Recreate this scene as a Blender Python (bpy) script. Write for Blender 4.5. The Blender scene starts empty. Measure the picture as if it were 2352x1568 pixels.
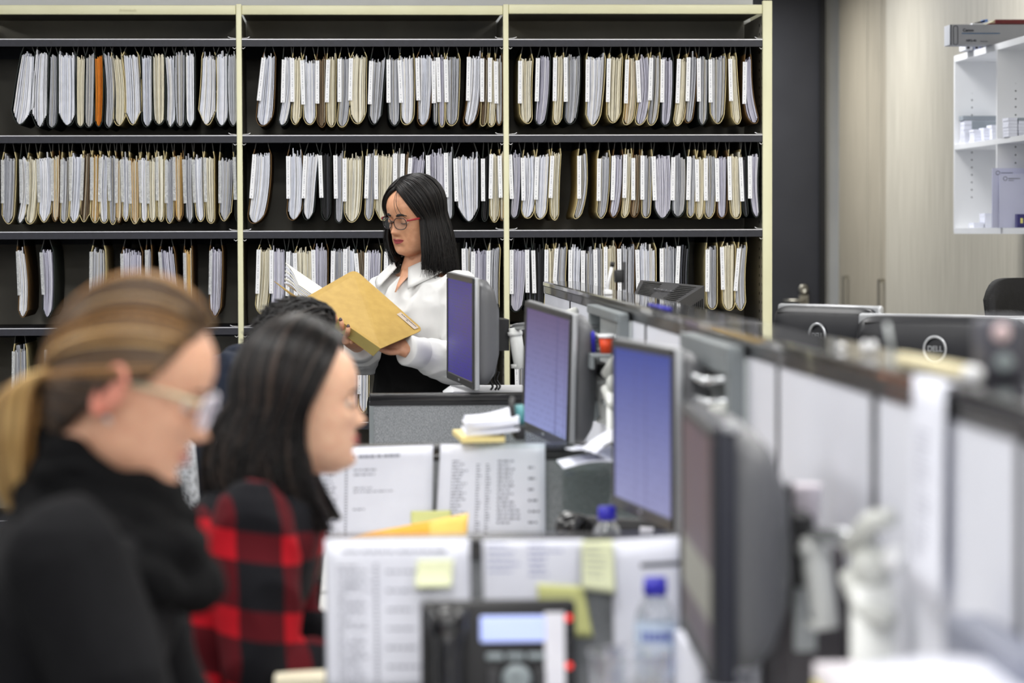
import bpy, bmesh, random
from math import *
from mathutils import Vector, Matrix, Euler, noise as mnoise

V = Vector
SC = bpy.context.scene
COL = SC.collection
# ------------------------------------------------------------------ camera (100 mm on a 36 mm sensor, focus on the shelves)
F_PX = 6533.0
CAM_H = 1.47
PITCH = atan((784 - 530) / F_PX)
YAW = atan(376 / F_PX)
RC = Matrix.Rotation(-YAW, 3, 'Z') @ Matrix.Rotation(pi / 2 - PITCH, 3, 'X') @ Matrix.Rotation(-radians(.2), 3, 'Z')
cd = bpy.data.cameras.new('camera')
cam = bpy.data.objects.new('camera', cd)
COL.objects.link(cam)
cam.matrix_world = Matrix.Translation((0, 0, CAM_H)) @ RC.to_4x4()
cd.sensor_width = 36.0
cd.lens = F_PX / 2352 * 36
cd.clip_start = .05
cd.dof.use_dof = True
cd.dof.focus_distance = 8.9
cd.dof.aperture_fstop = 3.6
SC.camera = cam
# ------------------------------------------------------------------ world and exposure (room lamps are built with the ceiling)
w = bpy.data.worlds.new('office_world')
SC.world = w
w.use_nodes = True
w.node_tree.nodes['Background'].inputs[0].default_value = (.80, .86, 1.0, 1)
w.node_tree.nodes['Background'].inputs[1].default_value = .55
SC.view_settings.view_transform = 'Standard'
SC.view_settings.look = 'None'
SC.view_settings.exposure = 0.0
SC.view_settings.gamma = 1.0
SC.view_settings.use_curve_mapping = False
try:
    SC.cycles.use_denoising = True
    SC.cycles.max_bounces = 7
    SC.cycles.sample_clamp_indirect = 6.0
    SC.cycles.caustics_reflective = False
    SC.cycles.caustics_refractive = False
except Exception:
    pass
LAMP_W = 19.0
CEIL_Z = 2.95


def P(px, py, Y):
    """a point of the place at depth Y that lies on the ray of a photo pixel"""
    d = RC @ V(((px - 1176) / F_PX, -(py - 784) / F_PX, -1))
    return V((0, 0, CAM_H)) + d * (Y / d.y)


# ------------------------------------------------------------------ materials
def lin(c):
    return tuple(((x / 255) / 12.92 if x <= 10 else ((x / 255 + .055) / 1.055) ** 2.4) for x in c) + (1,)


MATS = {}


def mat(name, col, rough=.5, metal=0., spec=.5, var=None, grain=None, bump=None, coat=0., alpha=1., trans=0., sheen=0.):
    """procedural surface: var=(scale, darker colour, (sx,sy,sz)); bump=(scale, strength)"""
    if name in MATS:
        return MATS[name]
    m = bpy.data.materials.new(name)
    m.use_nodes = True
    nt = m.node_tree
    N, L = nt.nodes, nt.links
    b = N['Principled BSDF']
    b.inputs['Base Color'].default_value = lin(col)
    b.inputs['Roughness'].default_value = rough
    b.inputs['Metallic'].default_value = metal
    b.inputs['Specular IOR Level'].default_value = spec
    b.inputs['Coat Weight'].default_value = coat
    b.inputs['Alpha'].default_value = alpha
    b.inputs['Transmission Weight'].default_value = trans
    b.inputs['Sheen Weight'].default_value = sheen
    tc = mp = None
    if var or bump:
        tc = N.new('ShaderNodeTexCoord')
        mp = N.new('ShaderNodeMapping')
        L.new(tc.outputs['Object'], mp.inputs[0])
    if var:
        sc, c2 = var[0], var[1]
        if len(var) > 2:
            mp.inputs['Scale'].default_value = var[2]
        n = N.new('ShaderNodeTexNoise')
        n.inputs['Scale'].default_value = sc
        n.inputs['Detail'].default_value = 5
        L.new(mp.outputs[0], n.inputs['Vector'])
        r = N.new('ShaderNodeValToRGB')
        r.color_ramp.elements[0].position = .35
        r.color_ramp.elements[1].position = .65
        r.color_ramp.elements[0].color = lin(c2)
        r.color_ramp.elements[1].color = lin(col)
        L.new(n.outputs['Fac'], r.inputs[0])
        L.new(r.outputs[0], b.inputs['Base Color'])
    if bump:
        n2 = N.new('ShaderNodeTexNoise')
        n2.inputs['Scale'].default_value = bump[0]
        n2.inputs['Detail'].default_value = 4
        L.new(mp.outputs[0], n2.inputs['Vector'])
        bm = N.new('ShaderNodeBump')
        bm.inputs['Strength'].default_value = bump[1]
        bm.inputs['Distance'].default_value = .01
        L.new(n2.outputs['Fac'], bm.inputs['Height'])
        L.new(bm.outputs[0], b.inputs['Normal'])
    MATS[name] = m
    return m


def glow(name, col, strength):
    if name in MATS:
        return MATS[name]
    m = bpy.data.materials.new(name)
    m.use_nodes = True
    b = m.node_tree.nodes['Principled BSDF']
    b.inputs['Base Color'].default_value = lin(col)
    b.inputs['Emission Color'].default_value = lin(col)
    b.inputs['Emission Strength'].default_value = strength
    MATS[name] = m
    return m


def lens_mat(name, tint, amt):
    m = bpy.data.materials.new(name)
    m.use_nodes = True
    N, L = m.node_tree.nodes, m.node_tree.links
    N.remove(N['Principled BSDF'])
    tr, gl, mx = N.new('ShaderNodeBsdfTransparent'), N.new('ShaderNodeBsdfGlossy'), N.new('ShaderNodeMixShader')
    tr.inputs[0].default_value = lin(tint)
    gl.inputs['Roughness'].default_value = .04
    mx.inputs[0].default_value = amt
    L.new(tr.outputs[0], mx.inputs[1]); L.new(gl.outputs[0], mx.inputs[2])
    L.new(mx.outputs[0], N['Material Output'].inputs[0])
    return m


class NT:
    """tiny node-graph helper"""
    def __init__(s, name):
        s.m = bpy.data.materials.new(name)
        s.m.use_nodes = True
        s.N, s.L = s.m.node_tree.nodes, s.m.node_tree.links
        s.b = s.N['Principled BSDF']

    def put(s, v, sock):
        if hasattr(v, 'links') or hasattr(v, 'is_linked'):
            s.L.new(v, sock)
        else:
            sock.default_value = v

    def math(s, op, a, b=0.0, c=0.0):
        n = s.N.new('ShaderNodeMath')
        n.operation = op
        s.put(a, n.inputs[0]); s.put(b, n.inputs[1])
        if op in ('MULTIPLY_ADD', 'COMPARE'):
            s.put(c, n.inputs[2])
        return n.outputs[0]

    def obj(s):
        n = s.N.new('ShaderNodeTexCoord')
        sp = s.N.new('ShaderNodeSeparateXYZ')
        s.L.new(n.outputs['Object'], sp.inputs[0])
        return sp.outputs[0], sp.outputs[1], sp.outputs[2], n.outputs['Object']

    def comb(s, x=0., y=0., z=0.):
        n = s.N.new('ShaderNodeCombineXYZ')
        s.put(x, n.inputs[0]); s.put(y, n.inputs[1]); s.put(z, n.inputs[2])
        return n.outputs[0]

    def noise(s, vec, scale, detail=2.):
        n = s.N.new('ShaderNodeTexNoise')
        s.L.new(vec, n.inputs['Vector'])
        n.inputs['Scale'].default_value = scale
        n.inputs['Detail'].default_value = detail
        return n.outputs['Fac']

    def white(s, vec):
        n = s.N.new('ShaderNodeTexWhiteNoise')
        s.L.new(vec, n.inputs['Vector'])
        return n.outputs['Value']

    def mix(s, f, a, b):
        n = s.N.new('ShaderNodeMix')
        n.data_type = 'RGBA'
        s.put(f, n.inputs['Factor']); s.put(a, n.inputs['A']); s.put(b, n.inputs['B'])
        # colour sockets are the RGBA ones
        return n

    def mixc(s, f, a, b):
        n = s.N.new('ShaderNodeMixRGB')
        s.put(f, n.inputs[0]); s.put(a, n.inputs[1]); s.put(b, n.inputs[2])
        return n.outputs[0]


# ------------------------------------------------------------------ things, parts, mesh builder
MW = {}


def thing(name, label, cat, loc=(0, 0, 0), rot=(0, 0, 0), group=None):
    o = bpy.data.objects.new(name, None)
    COL.objects.link(o)
    o.empty_display_size = .05
    o.location = loc
    o.rotation_euler = rot
    o['label'] = label
    o['category'] = cat
    if group:
        o['group'] = group
    MW[o.name] = Matrix.LocRotScale(V(loc), Euler(rot), None)
    return o


def tag(o, label, cat, group=None, kind=None):
    o['label'] = label
    o['category'] = cat
    if group:
        o['group'] = group
    if kind:
        o['kind'] = kind
    return o


def struct(o, label=None):
    o['kind'] = 'structure'
    if label:
        o['label'] = label
    return o


def catmull(pts, k):
    pts = [V(p) if not isinstance(p, (int, float)) else p for p in pts]
    out = []
    n = len(pts)
    for i in range(n - 1):
        p0, p1, p2, p3 = pts[max(i - 1, 0)], pts[i], pts[i + 1], pts[min(i + 2, n - 1)]
        for j in range(k):
            t = j / k
            out.append(.5 * ((2 * p1) + (p2 - p0) * t + (2 * p0 - 5 * p1 + 4 * p2 - p3) * t * t + (3 * p1 - p0 - 3 * p2 + p3) * t ** 3))
    out.append(pts[-1])
    return out


class MB:
    def __init__(s):
        s.v, s.f, s.m, s.s = [], [], [], []

    def add(s, vs, fs, mi=0, smooth=False):
        k = len(s.v)
        s.v += [V(p) for p in vs]
        for f in fs:
            s.f.append(tuple(i + k for i in f))
            s.m.append(mi)
            s.s.append(smooth)
        return s

    def box(s, c, d, rot=None, mi=0, bev=0., seg=1, M=None):
        if bev:
            bm = bmesh.new()
            bmesh.ops.create_cube(bm, size=1)
            for q in bm.verts:
                q.co = V((q.co.x * d[0], q.co.y * d[1], q.co.z * d[2]))
            bmesh.ops.bevel(bm, geom=bm.edges[:], offset=bev, segments=seg, profile=.5, affect='EDGES')
            vs = [q.co.copy() for q in bm.verts]
            bm.verts.index_update()
            fs = [[q.index for q in f.verts] for f in bm.faces]
            bm.free()
        else:
            vs = [V((x * d[0] / 2, y * d[1] / 2, z * d[2] / 2)) for x in (-1, 1) for y in (-1, 1) for z in (-1, 1)]
            fs = [(0, 1, 3, 2), (4, 6, 7, 5), (0, 4, 5, 1), (2, 3, 7, 6), (0, 2, 6, 4), (1, 5, 7, 3)]
        if rot is not None:
            R = Euler(rot).to_matrix()
            vs = [R @ p for p in vs]
        vs = [p + V(c) for p in vs]
        if M is not None:
            vs = [M @ p for p in vs]
        return s.add(vs, fs, mi, bev > 0 and seg > 1)

    def b2(s, lo, hi, mi=0, bev=0., seg=1):
        c = [(a + b) / 2 for a, b in zip(lo, hi)]
        d = [abs(b - a) for a, b in zip(lo, hi)]
        return s.box(c, d, None, mi, bev, seg)

    def tube(s, pts, r, n=8, mi=0, closed=False, flat=None, cap=True, smooth=True):
        pts = [V(p) for p in pts]
        m = len(pts)
        rs = list(r) if isinstance(r, (list, tuple)) else [r] * m
        T = []
        for i in range(m):
            a = pts[(i - 1) % m] if (closed or i > 0) else pts[i]
            b = pts[(i + 1) % m] if (closed or i < m - 1) else pts[i]
            t = (b - a)
            T.append(t.normalized() if t.length > 1e-9 else V((0, 0, 1)))
        u = T[0].orthogonal().normalized() if flat is None else (V(flat) - T[0] * V(flat).dot(T[0])).normalized()
        vs = []
        for i in range(m):
            u = (u - T[i] * u.dot(T[i]))
            u = u.normalized() if u.length > 1e-6 else T[i].orthogonal().normalized()
            w_ = T[i].cross(u)
            rr = rs[i]
            ra, rb = rr if isinstance(rr, (tuple, list)) else (rr, rr)
            for k in range(n):
                a = 2 * pi * k / n
                vs.append(pts[i] + u * cos(a) * ra + w_ * sin(a) * rb)
        fs = []
        for i in range(m if closed else m - 1):
            j = (i + 1) % m
            for k in range(n):
                l = (k + 1) % n
                fs.append((i * n + k, i * n + l, j * n + l, j * n + k))
        if cap and not closed:
            fs.append(tuple(reversed(range(n))))
            fs.append(tuple(range((m - 1) * n, m * n)))
        return s.add(vs, fs, mi, smooth)

    def loft(s, rings, n=24, mi=0, smooth=True, e=2.0, cap=True):
        """rings: (centre, half-axis u, half-axis v)"""
        vs, fs = [], []
        for c, u, v in rings:
            for k in range(n):
                a = 2 * pi * k / n
                ca, sa = cos(a), sin(a)
                vs.append(V(c) + V(u) * copysign(abs(ca) ** (2 / e), ca) + V(v) * copysign(abs(sa) ** (2 / e), sa))
        m = len(rings)
        for i in range(m - 1):
            for k in range(n):
                l = (k + 1) % n
                fs.append((i * n + k, i * n + l, (i + 1) * n + l, (i + 1) * n + k))
        if cap:
            fs.append(tuple(reversed(range(n))))
            fs.append(tuple(range((m - 1) * n, m * n)))
        return s.add(vs, fs, mi, smooth)

    def lathe(s, prof, c=(0, 0, 0), n=24, mi=0, M=None):
        vs = []
        for r, z in prof:
            for k in range(n):
                a = 2 * pi * k / n
                p = V((r * cos(a), r * sin(a), z)) 
                p = (M @ p) if M is not None else p
                vs.append(p + V(c))
        fs = []
        for i in range(len(prof) - 1):
            for k in range(n):
                l = (k + 1) % n
                fs.append((i * n + k, i * n + l, (i + 1) * n + l, (i + 1) * n + k))
        fs.append(tuple(reversed(range(n))))
        fs.append(tuple(range((len(prof) - 1) * n, len(prof) * n)))
        return s.add(vs, fs, mi, True)

    def ball(s, c, r, n=14, mi=0, M=None):
        r = r if isinstance(r, (tuple, list)) else (r, r, r)
        vs, fs = [], []
        h = n // 2
        for i in range(1, h):
            t = pi * i / h
            for k in range(n):
                a = 2 * pi * k / n
                vs.append(V((sin(t) * cos(a) * r[0], sin(t) * sin(a) * r[1], cos(t) * r[2])))
        vs += [V((0, 0, r[2])), V((0, 0, -r[2]))]
        t0, b0 = len(vs) - 2, len(vs) - 1
        for i in range(h - 2):
            for k in range(n):
                l = (k + 1) % n
                fs.append((i * n + k, (i + 1) * n + k, (i + 1) * n + l, i * n + l))
        for k in range(n):
            l = (k + 1) % n
            fs.append((t0, k, l))
            fs.append((b0, (h - 2) * n + l, (h - 2) * n + k))
        vs = [((M @ p) if M is not None else p) + V(c) for p in vs]
        return s.add(vs, fs, mi, True)

    def prism(s, poly, ext, mi=0, smooth=False):
        """poly: 3-D points of a planar outline; ext: extrusion vector"""
        n = len(poly)
        ext = V(ext)
        vs = [V(p) for p in poly] + [V(p) + ext for p in poly]
        fs = [tuple(reversed(range(n))), tuple(range(n, 2 * n))]
        for i in range(n):
            j = (i + 1) % n
            fs.append((i, j, n + j, n + i))
        return s.add(vs, fs, mi, smooth)

    def sheet(s, fn, nu, nv, th=.0004, mi=0, smooth=True):
        """thin solid sheet from fn(u,v)->(point, normal)"""
        vs = []
        for sgn in (1, -1):
            for i in range(nu + 1):
                for j in range(nv + 1):
                    p, nn = fn(i / nu, j / nv)
                    vs.append(V(p) + V(nn) * (sgn * th / 2))
        k = (nu + 1) * (nv + 1)
        I = lambda i, j: i * (nv + 1) + j
        fs = []
        for i in range(nu):
            for j in range(nv):
                q = (I(i, j), I(i + 1, j), I(i + 1, j + 1), I(i, j + 1))
                fs.append(q)
                fs.append(tuple(k + x for x in reversed(q)))
        for i in range(nu):
            fs.append((I(i, 0), k + I(i, 0), k + I(i + 1, 0), I(i + 1, 0)))
            fs.append((I(i, nv), I(i + 1, nv), k + I(i + 1, nv), k + I(i, nv)))
        for j in range(nv):
            fs.append((I(0, j), I(0, j + 1), k + I(0, j + 1), k + I(0, j)))
            fs.append((I(nu, j), k + I(nu, j), k + I(nu, j + 1), I(nu, j + 1)))
        return s.add(vs, fs, mi, smooth)

    def xf(s, M):
        s.v = [M @ p for p in s.v]
        return s

    def join(s, o, mi=None):
        k = len(s.v)
        s.v += o.v
        s.f += [tuple(i + k for i in f) for f in o.f]
        s.m += o.m if mi is None else [mi] * len(o.m)
        s.s += o.s
        return s

    def build(s, name, mats, parent=None, world=False):
        if not isinstance(mats, (list, tuple)):
            mats = [mats]
        me = bpy.data.meshes.new(name)
        vs = s.v
        if world and parent is not None:
            I = MW[parent.name].inverted()
            vs = [I @ p for p in vs]
        me.from_pydata([tuple(p) for p in vs], [], s.f)
        for m in mats:
            me.materials.append(m)
        me.polygons.foreach_set('material_index', s.m)
        me.polygons.foreach_set('use_smooth', s.s)
        me.update()
        o = bpy.data.objects.new(name, me)
        COL.objects.link(o)
        if parent is not None:
            o.parent = parent
            MW[o.name] = MW[parent.name]
        else:
            MW[o.name] = Matrix.Identity(4)
        return o


def solo(name, label, cat, mb, mats, group=None, origin=None):
    """a one-mesh thing given in world coordinates, its origin moved to its base"""
    if origin is None:
        xs = [p.x for p in mb.v]; ys = [p.y for p in mb.v]; zs = [p.z for p in mb.v]
        origin = V(((min(xs) + max(xs)) / 2, (min(ys) + max(ys)) / 2, min(zs)))
    mb.v = [p - V(origin) for p in mb.v]
    o = mb.build(name, mats)
    o.location = origin
    MW[o.name] = Matrix.Translation(V(origin))
    return tag(o, label, cat, group)


def text_mb(txt, size, M, mi=0, depth=.0006, spacing=1.0, bold=False):
    cu = bpy.data.curves.new('t', 'FONT')
    cu.body = txt
    cu.size = size
    cu.extrude = depth
    cu.align_x = 'CENTER'
    cu.align_y = 'CENTER'
    cu.space_character = spacing
    if bold:
        cu.offset = size * .02
    ob = bpy.data.objects.new('t', cu)
    COL.objects.link(ob)
    dg = bpy.context.evaluated_depsgraph_get()
    me = bpy.data.meshes.new_from_object(ob.evaluated_get(dg))
    r = MB()
    r.add([M @ q.co for q in me.vertices], [tuple(p.vertices) for p in me.polygons], mi)
    bpy.data.objects.remove(ob)
    bpy.data.curves.remove(cu)
    bpy.data.meshes.remove(me)
    return r


def frame(o, x, y, z):
    """4x4 from origin and axes"""
    M = Matrix.Identity(4)
    for i, a in enumerate((x, y, z)):
        for j in range(3):
            M[j][i] = a[j]
    M.translation = V(o)
    return M


def fuse(mb, voxel, smooth=2, fac=.5):
    """melts closed shells into one continuous surface -> MB"""
    me = bpy.data.meshes.new('f')
    me.from_pydata([tuple(p) for p in mb.v], [], mb.f)
    o = bpy.data.objects.new('f', me)
    COL.objects.link(o)
    bm = bmesh.new()
    bm.from_mesh(me)
    bmesh.ops.recalc_face_normals(bm, faces=bm.faces[:])
    bm.to_mesh(me)
    bm.free()
    r = o.modifiers.new('r', 'REMESH')
    r.mode = 'VOXEL'
    r.voxel_size = voxel
    if smooth:
        q = o.modifiers.new('s', 'SMOOTH')
        q.iterations = smooth
        q.factor = fac
    dg = bpy.context.evaluated_depsgraph_get()
    m2 = bpy.data.meshes.new_from_object(o.evaluated_get(dg))
    res = MB()
    res.add([p.co.copy() for p in m2.vertices], [tuple(p.vertices) for p in m2.polygons], 0, True)
    bpy.data.objects.remove(o)
    bpy.data.meshes.remove(me)
    bpy.data.meshes.remove(m2)
    return res


def wrinkle(mb, amp, scale, stretch=(1, 1, 1), seed=0., ridged=True):
    """push the surface in and out along its normals like folded cloth"""
    nv = len(mb.v)
    nn = [V((0, 0, 0)) for _ in range(nv)]
    for f in mb.f:
        a, b, c = mb.v[f[0]], mb.v[f[1]], mb.v[f[2]]
        n = (b - a).cross(c - a)
        for i in f:
            nn[i] += n
    for i in range(nv):
        p = mb.v[i]
        q = V((p.x * stretch[0], p.y * stretch[1], p.z * stretch[2])) * scale + V((seed, seed * .7, seed * 1.3))
        h = mnoise.noise(q + V((mnoise.noise(q * .6), 0, mnoise.noise(q * .5 + V((9, 2, 4))))) * .8)
        h = (1 - abs(h) * 2.2) if ridged else h
        if nn[i].length > 1e-12:
            mb.v[i] = p + nn[i].normalized() * (h - .4) * amp
    return mb


ORD = ['', 'first', 'second', 'third', 'fourth', 'fifth', 'sixth', 'seventh', 'eighth', 'ninth', 'tenth', 'eleventh', 'twelfth', 'thirteenth',
       'fourteenth', 'fifteenth', 'sixteenth', 'seventeenth', 'eighteenth', 'nineteenth', 'twentieth', 'twenty-first', 'twenty-second',
       'twenty-third', 'twenty-fourth', 'twenty-fifth', 'twenty-sixth']
# ------------------------------------------------------------------ shared materials
m_wallgrey = mat('painted_wall_grey', (222, 224, 224), .8, var=(3, (215, 217, 218)))
m_ceil = mat('ceiling_tile', (232, 232, 230), .9, bump=(120, .1))
m_carpet = mat('carpet', (92, 94, 98), .95, var=(160, (70, 72, 76)), bump=(400, .4))
m_wood = mat('pale_oak_laminate', (206, 200, 184), .55, var=(6, (187, 181, 165), (9, 9, .45)))
m_cupb = mat('taupe_laminate', (184, 175, 156), .55, var=(6, (166, 158, 140), (9, 9, .45)))
m_charcoal = mat('charcoal_door_paint', (46, 47, 53), .55, var=(5, (42, 43, 49)))
m_shadedframe = mat('shaded_frame', (16, 16, 18), .5)  # shade on the side of the door frame put into the black
m_steel = mat('brushed_steel', (176, 172, 160), .35, 1.0)
m_black = mat('black_plastic', (22, 22, 25), .45, bump=(600, .05))
m_dark = mat('dark_grey_plastic', (52, 52, 55), .5, bump=(500, .05))
m_grey = mat('mid_grey_metal', (122, 128, 131), .5, var=(8, (116, 122, 125)))
m_white = mat('white_laminate', (240, 241, 243), .4, var=(4, (235, 236, 239)))
m_paper = mat('paper_white', (230, 232, 243), .8, var=(9, (222, 224, 236)))
m_ink = mat('print_grey', (140, 142, 156), .8, var=(60, (112, 114, 128)))
m_inkdark = mat('print_dark', (60, 62, 72), .8, var=(60, (44, 46, 56)))
m_inkblue = mat('pen_blue', (112, 122, 178), .8, var=(60, (90, 100, 160)))
m_cream = mat('cream_enamel', (226, 224, 190), .45, var=(5, (220, 217, 182)))
m_lamp = glow('lamp_diffuser', (255, 255, 255), 3.0)

# ------------------------------------------------------------------ the room
XL, YB, YN = -4.6, 10.42, 17.0
struct(MB().b2((XL, -8, -.06), (3.2, YN, 0)).build('floor', m_carpet), 'grey carpet floor')
struct(MB().b2((XL, -8, CEIL_Z), (3.2, YN, CEIL_Z + .06)).build('ceiling', m_ceil), 'white tiled ceiling')
nibx = P(1729, 5, YB).x
struct(MB().b2((XL, YB, 0), (nibx, YB + .18, CEIL_Z)).build('wall_back', m_wallgrey), 'pale grey wall behind the filing rack')
struct(MB().b2((XL - .1, -8, 0), (XL, YB + .18, CEIL_Z)).build('wall_left', m_wallgrey))
wx = 2.905
struct(MB().b2((wx, -8, 0), (3.2, 15.25, CEIL_Z)).build('wall_right', m_wood), 'pale oak panelled wall')
xdoor0, xdoor1 = nibx - .9, P(1880, 500, YN - .04).x
xfr = P(1893, 500, YN - .04).x
struct(MB().b2((xdoor0 - .5, YN, 0), (3.2, YN + .1, CEIL_Z)).build('wall_far', m_wallgrey), 'pale grey wall at the end of the passage')
d = struct(MB().b2((xdoor0, YN - .05, 0), (xdoor1, YN, CEIL_Z - .01)).build('door_1', m_charcoal), 'charcoal full height door')
mb = MB()
lp = P(1845, 664, YN - .06)
mb.lathe([(.0, 0), (.03, 0), (.03, .008), (.024, .014), (.012, .014), (.012, .01), (.0, .01)], lp, 24, M=Matrix.Rotation(pi / 2, 4, 'X'))
mb.build('door_lock', m_steel, d)
mb = MB()
lv = P(1846, 690, YN - .06)
mb.b2((lv.x - .028, YN - .06, lv.z - .04), (lv.x + .03, YN - .05, lv.z + .035), bev=.003)
mb.tube([lv + V((0, 0, .0)), lv + V((0, -.05, 0)), lv + V((-.012, -.055, 0)), lv + V((-.13, -.055, 0))], .0095, 10)
mb.build('door_handle', m_steel, d)
mb = MB()
mb.b2((xdoor1, YN - .09, 0), (xfr, YN, CEIL_Z - .01))
struct(mb.build('trim_1', m_shadedframe), 'door frame, shade on its side painted black')

# cupboards at the far end of the right wall
cb = thing('tall_cupboard', 'tall taupe cupboard with two pull handles beside the charcoal door', 'cupboard', (2.98, 16.1, 0))
mb = MB().b2((2.97, 15.26, .02), (3.18, 16.97, CEIL_Z - .03))
mb.build('carcass', m_cupb, cb, True)
ys = [15.262, 15.66, 16.06, 16.965]
ys = [15.262, 15.60, 16.02, 16.965]
for i in range(3):
    dmb = MB().b2((2.945, ys[i] + .004, .1), (2.969, ys[i + 1] - .004, CEIL_Z - .05), bev=.002)
    dmb.b2((2.9435, ys[i] + .003, .1), (2.9455, ys[i] + .012, CEIL_Z - .05), mi=1)
    dd = dmb.build('door', [m_cupb, m_wood], cb, True)
    if i == 0 or i == 2:
        hy = (15.5 if i == 0 else 16.62)
        z0, z1 = 1.0, 1.2
        h = MB()
        h.b2((2.915, hy - .012, z1 - .02), (2.945, hy + .012, z1))
        h.b2((2.915, hy - .012, z0), (2.945, hy + .012, z0 + .02))
        h.b2((2.908, hy - .014, z0), (2.918, hy + .014, z1), bev=.002)
        h.build('handle', m_steel, dd, True)

# ceiling lamps: recessed fluorescent troffers
k = 0
names = {-2.6: 'left', -.2: 'middle', 1.9: 'right'}
for iy, y in enumerate((8.35, 5.9, 3.4, 1.0, -1.6, -4.2, -6.8)):  # rows behind the camera added to throw low light into the shelves
    for x in (-2.6, -.2, 1.9):
        t = thing('ceiling_light', f'white recessed fluorescent ceiling panel, {ORD[iy + 1]} row from the filing rack, {names[x]} column', 'ceiling light',
                  (x, y, CEIL_Z), group='ceiling panels')
        fr = MB()
        for sx in (-1, 1):
            fr.box((sx * .61, 0, -.012), (.03, .64, .03))
        for sy in (-1, 1):
            fr.box((0, sy * .305, -.012), (1.25, .03, .03))
        fr.build('light_frame', m_white, t)
        MB().box((0, 0, -.006), (1.19, .58, .008)).build('diffuser', m_lamp, t)
        L = bpy.data.lights.new('panel_light', 'AREA')
        L.shape = 'RECTANGLE'
        L.size, L.size_y = 1.18, .57
        L.energy = LAMP_W * (1.45 if y > 8 else 1.6)
        L.color = (1.0, .985, .96)
        lo = bpy.data.objects.new('panel_light', L)
        COL.objects.link(lo)
        lo.parent = t
        lo.location = (0, 0, -.03)
for x, y in ((1.75, 11.9), (1.9, 14.6), (1.9, 16.2)):  # farthest panel is an added lamp to brighten the cupboards
    t = thing('ceiling_light', 'white recessed ceiling panel over the passage, ' + ('nearest' if y < 13 else 'middle' if y < 15 else 'farthest') + ' of the three', 'ceiling light', (x, y, CEIL_Z), group='ceiling panels')
    MB().box((0, 0, -.012), (.64, .64, .03)).build('light_frame', m_white, t)
    MB().box((0, 0, -.029), (.58, .58, .008)).build('diffuser', m_lamp, t)
    L = bpy.data.lights.new('panel_light', 'AREA')
    L.size = .57
    L.energy = LAMP_W * 1.8
    lo = bpy.data.objects.new('panel_light', L)
    COL.objects.link(lo)
    lo.parent = t
    lo.location = (0, 0, -.045)
# ------------------------------------------------------------------ the filing rack
m_rackdark = mat('rack_dark_enamel', (176, 172, 160), .6, var=(7, (164, 160, 149)), bump=(300, .08))
m_shelf = mat('shelf_blue_black', (35, 36, 47), .5, var=(60, (30, 31, 40)))
m_edge = mat('pale_steel_edge', (235, 235, 240), .3, .6)
m_hole = mat('hole_black', (12, 12, 12), .9)
RY = 9.90
POSTX = [-1.294, -.372, .552, 1.462]
SZ = [2.135, 1.803, 1.472, 1.139, .806, .473]
rack = thing('filing_rack', 'cream and dark metal lateral filing rack filling the back wall', 'shelving', (.08, RY, 0))
TOPZ = 2.252
for i, x in enumerate(POSTX):
    mb = MB()
    if i < 3:
        mb.b2((x - .0095, RY - .004, 0), (x + .0095, RY + .02, TOPZ + .004), bev=.003, seg=2)
        mb.build('upright_post', m_cream, rack, True)
    else:
        mb.b2((x - .012, RY - .004, 0), (x + .022, RY + .02, TOPZ + .018), bev=.003, seg=2)
        mb.b2((x + .016, RY + .02, 0), (x + .022, RY + .5, TOPZ + .018))
        mb.build('upright_post', m_cream, rack, True)
    mb = MB()
    for s in ((-1, 1) if 0 < i < 3 else ((1,) if i == 0 else (-1,))):
        xs = x + s * .006
        mb.b2((xs - .001, RY + .02, 0), (xs + .001, RY + .5, TOPZ - .03))
        # slotted strip of punched holes near the front
        z = .9
        while z < 2.2:
            for yy in (.05, .11):
                mb.box((xs + s * .0014, RY + yy, z), (.001, .010, .010), mi=1)
            z += .0315
    mb.build('side_panel', [m_rackdark, m_hole], rack, True)
for i in range(3):
    x0, x1 = POSTX[i] + .0095, POSTX[i + 1] - (.0095 if i < 2 else .012)
    rz = .004 if i == 2 else 0
    mb = MB().b2((x0, RY, TOPZ - .033 + rz), (x1, RY + .02, TOPZ + rz), bev=.004, seg=2)
    bm_ = mb.build('top_beam', m_cream, rack, True)
    if i == 0:
        c = P(294, 23.5, RY - .001)
        text_mb('Brownbuilt', .013, frame(c, (1, 0, 0), (0, 0, 1), (0, -1, 0))).build('embossed_lettering', mat('cream_emboss', (214, 211, 180), .4), bm_, True)
    MB().b2((x0, RY + .02, TOPZ - .02), (x1, RY + .5, TOPZ - .012)).build('canopy_panel', m_rackdark, rack, True)
    MB().b2((x0, RY + .47, 0), (x1, RY + .476, TOPZ - .02)).build('back_panel', m_rackdark, rack, True)
    for z in SZ:
        mb = MB()
        mb.b2((x0, RY + .002, z - .025), (x1, RY + .006, z))
        mb.b2((x0, RY + .004, z - .004), (x1, RY + .46, z))
        mb.b2((x0, RY + .40, z - .045), (x1, RY + .406, z - .004))
        mb.b2((x0, RY + .0005, z - .0018), (x1, RY + .007, z + .0008), mi=1)  # thin pale strip along the top front edge of the lip
        sh = mb.build('shelf', [m_shelf, m_edge], rack, True)
        for xx, s in ((x0, 1), (x1, -1)):
            MB().tube([V((xx, RY - .004, z - .03)), V((xx + s * .006, RY - .008, z - .034)), V((xx + s * .012, RY - .006, z - .029))], .0012, 6).build('shelf_clip', m_edge, sh, True)
            MB().tube([V((xx, RY + .002, z + .003)), V((xx + s * .02, RY + .0, z + .004)), V((xx + s * .028, RY - .002, z + .008))], .0014, 6).build('shelf_hook', m_edge, sh, True)

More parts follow.
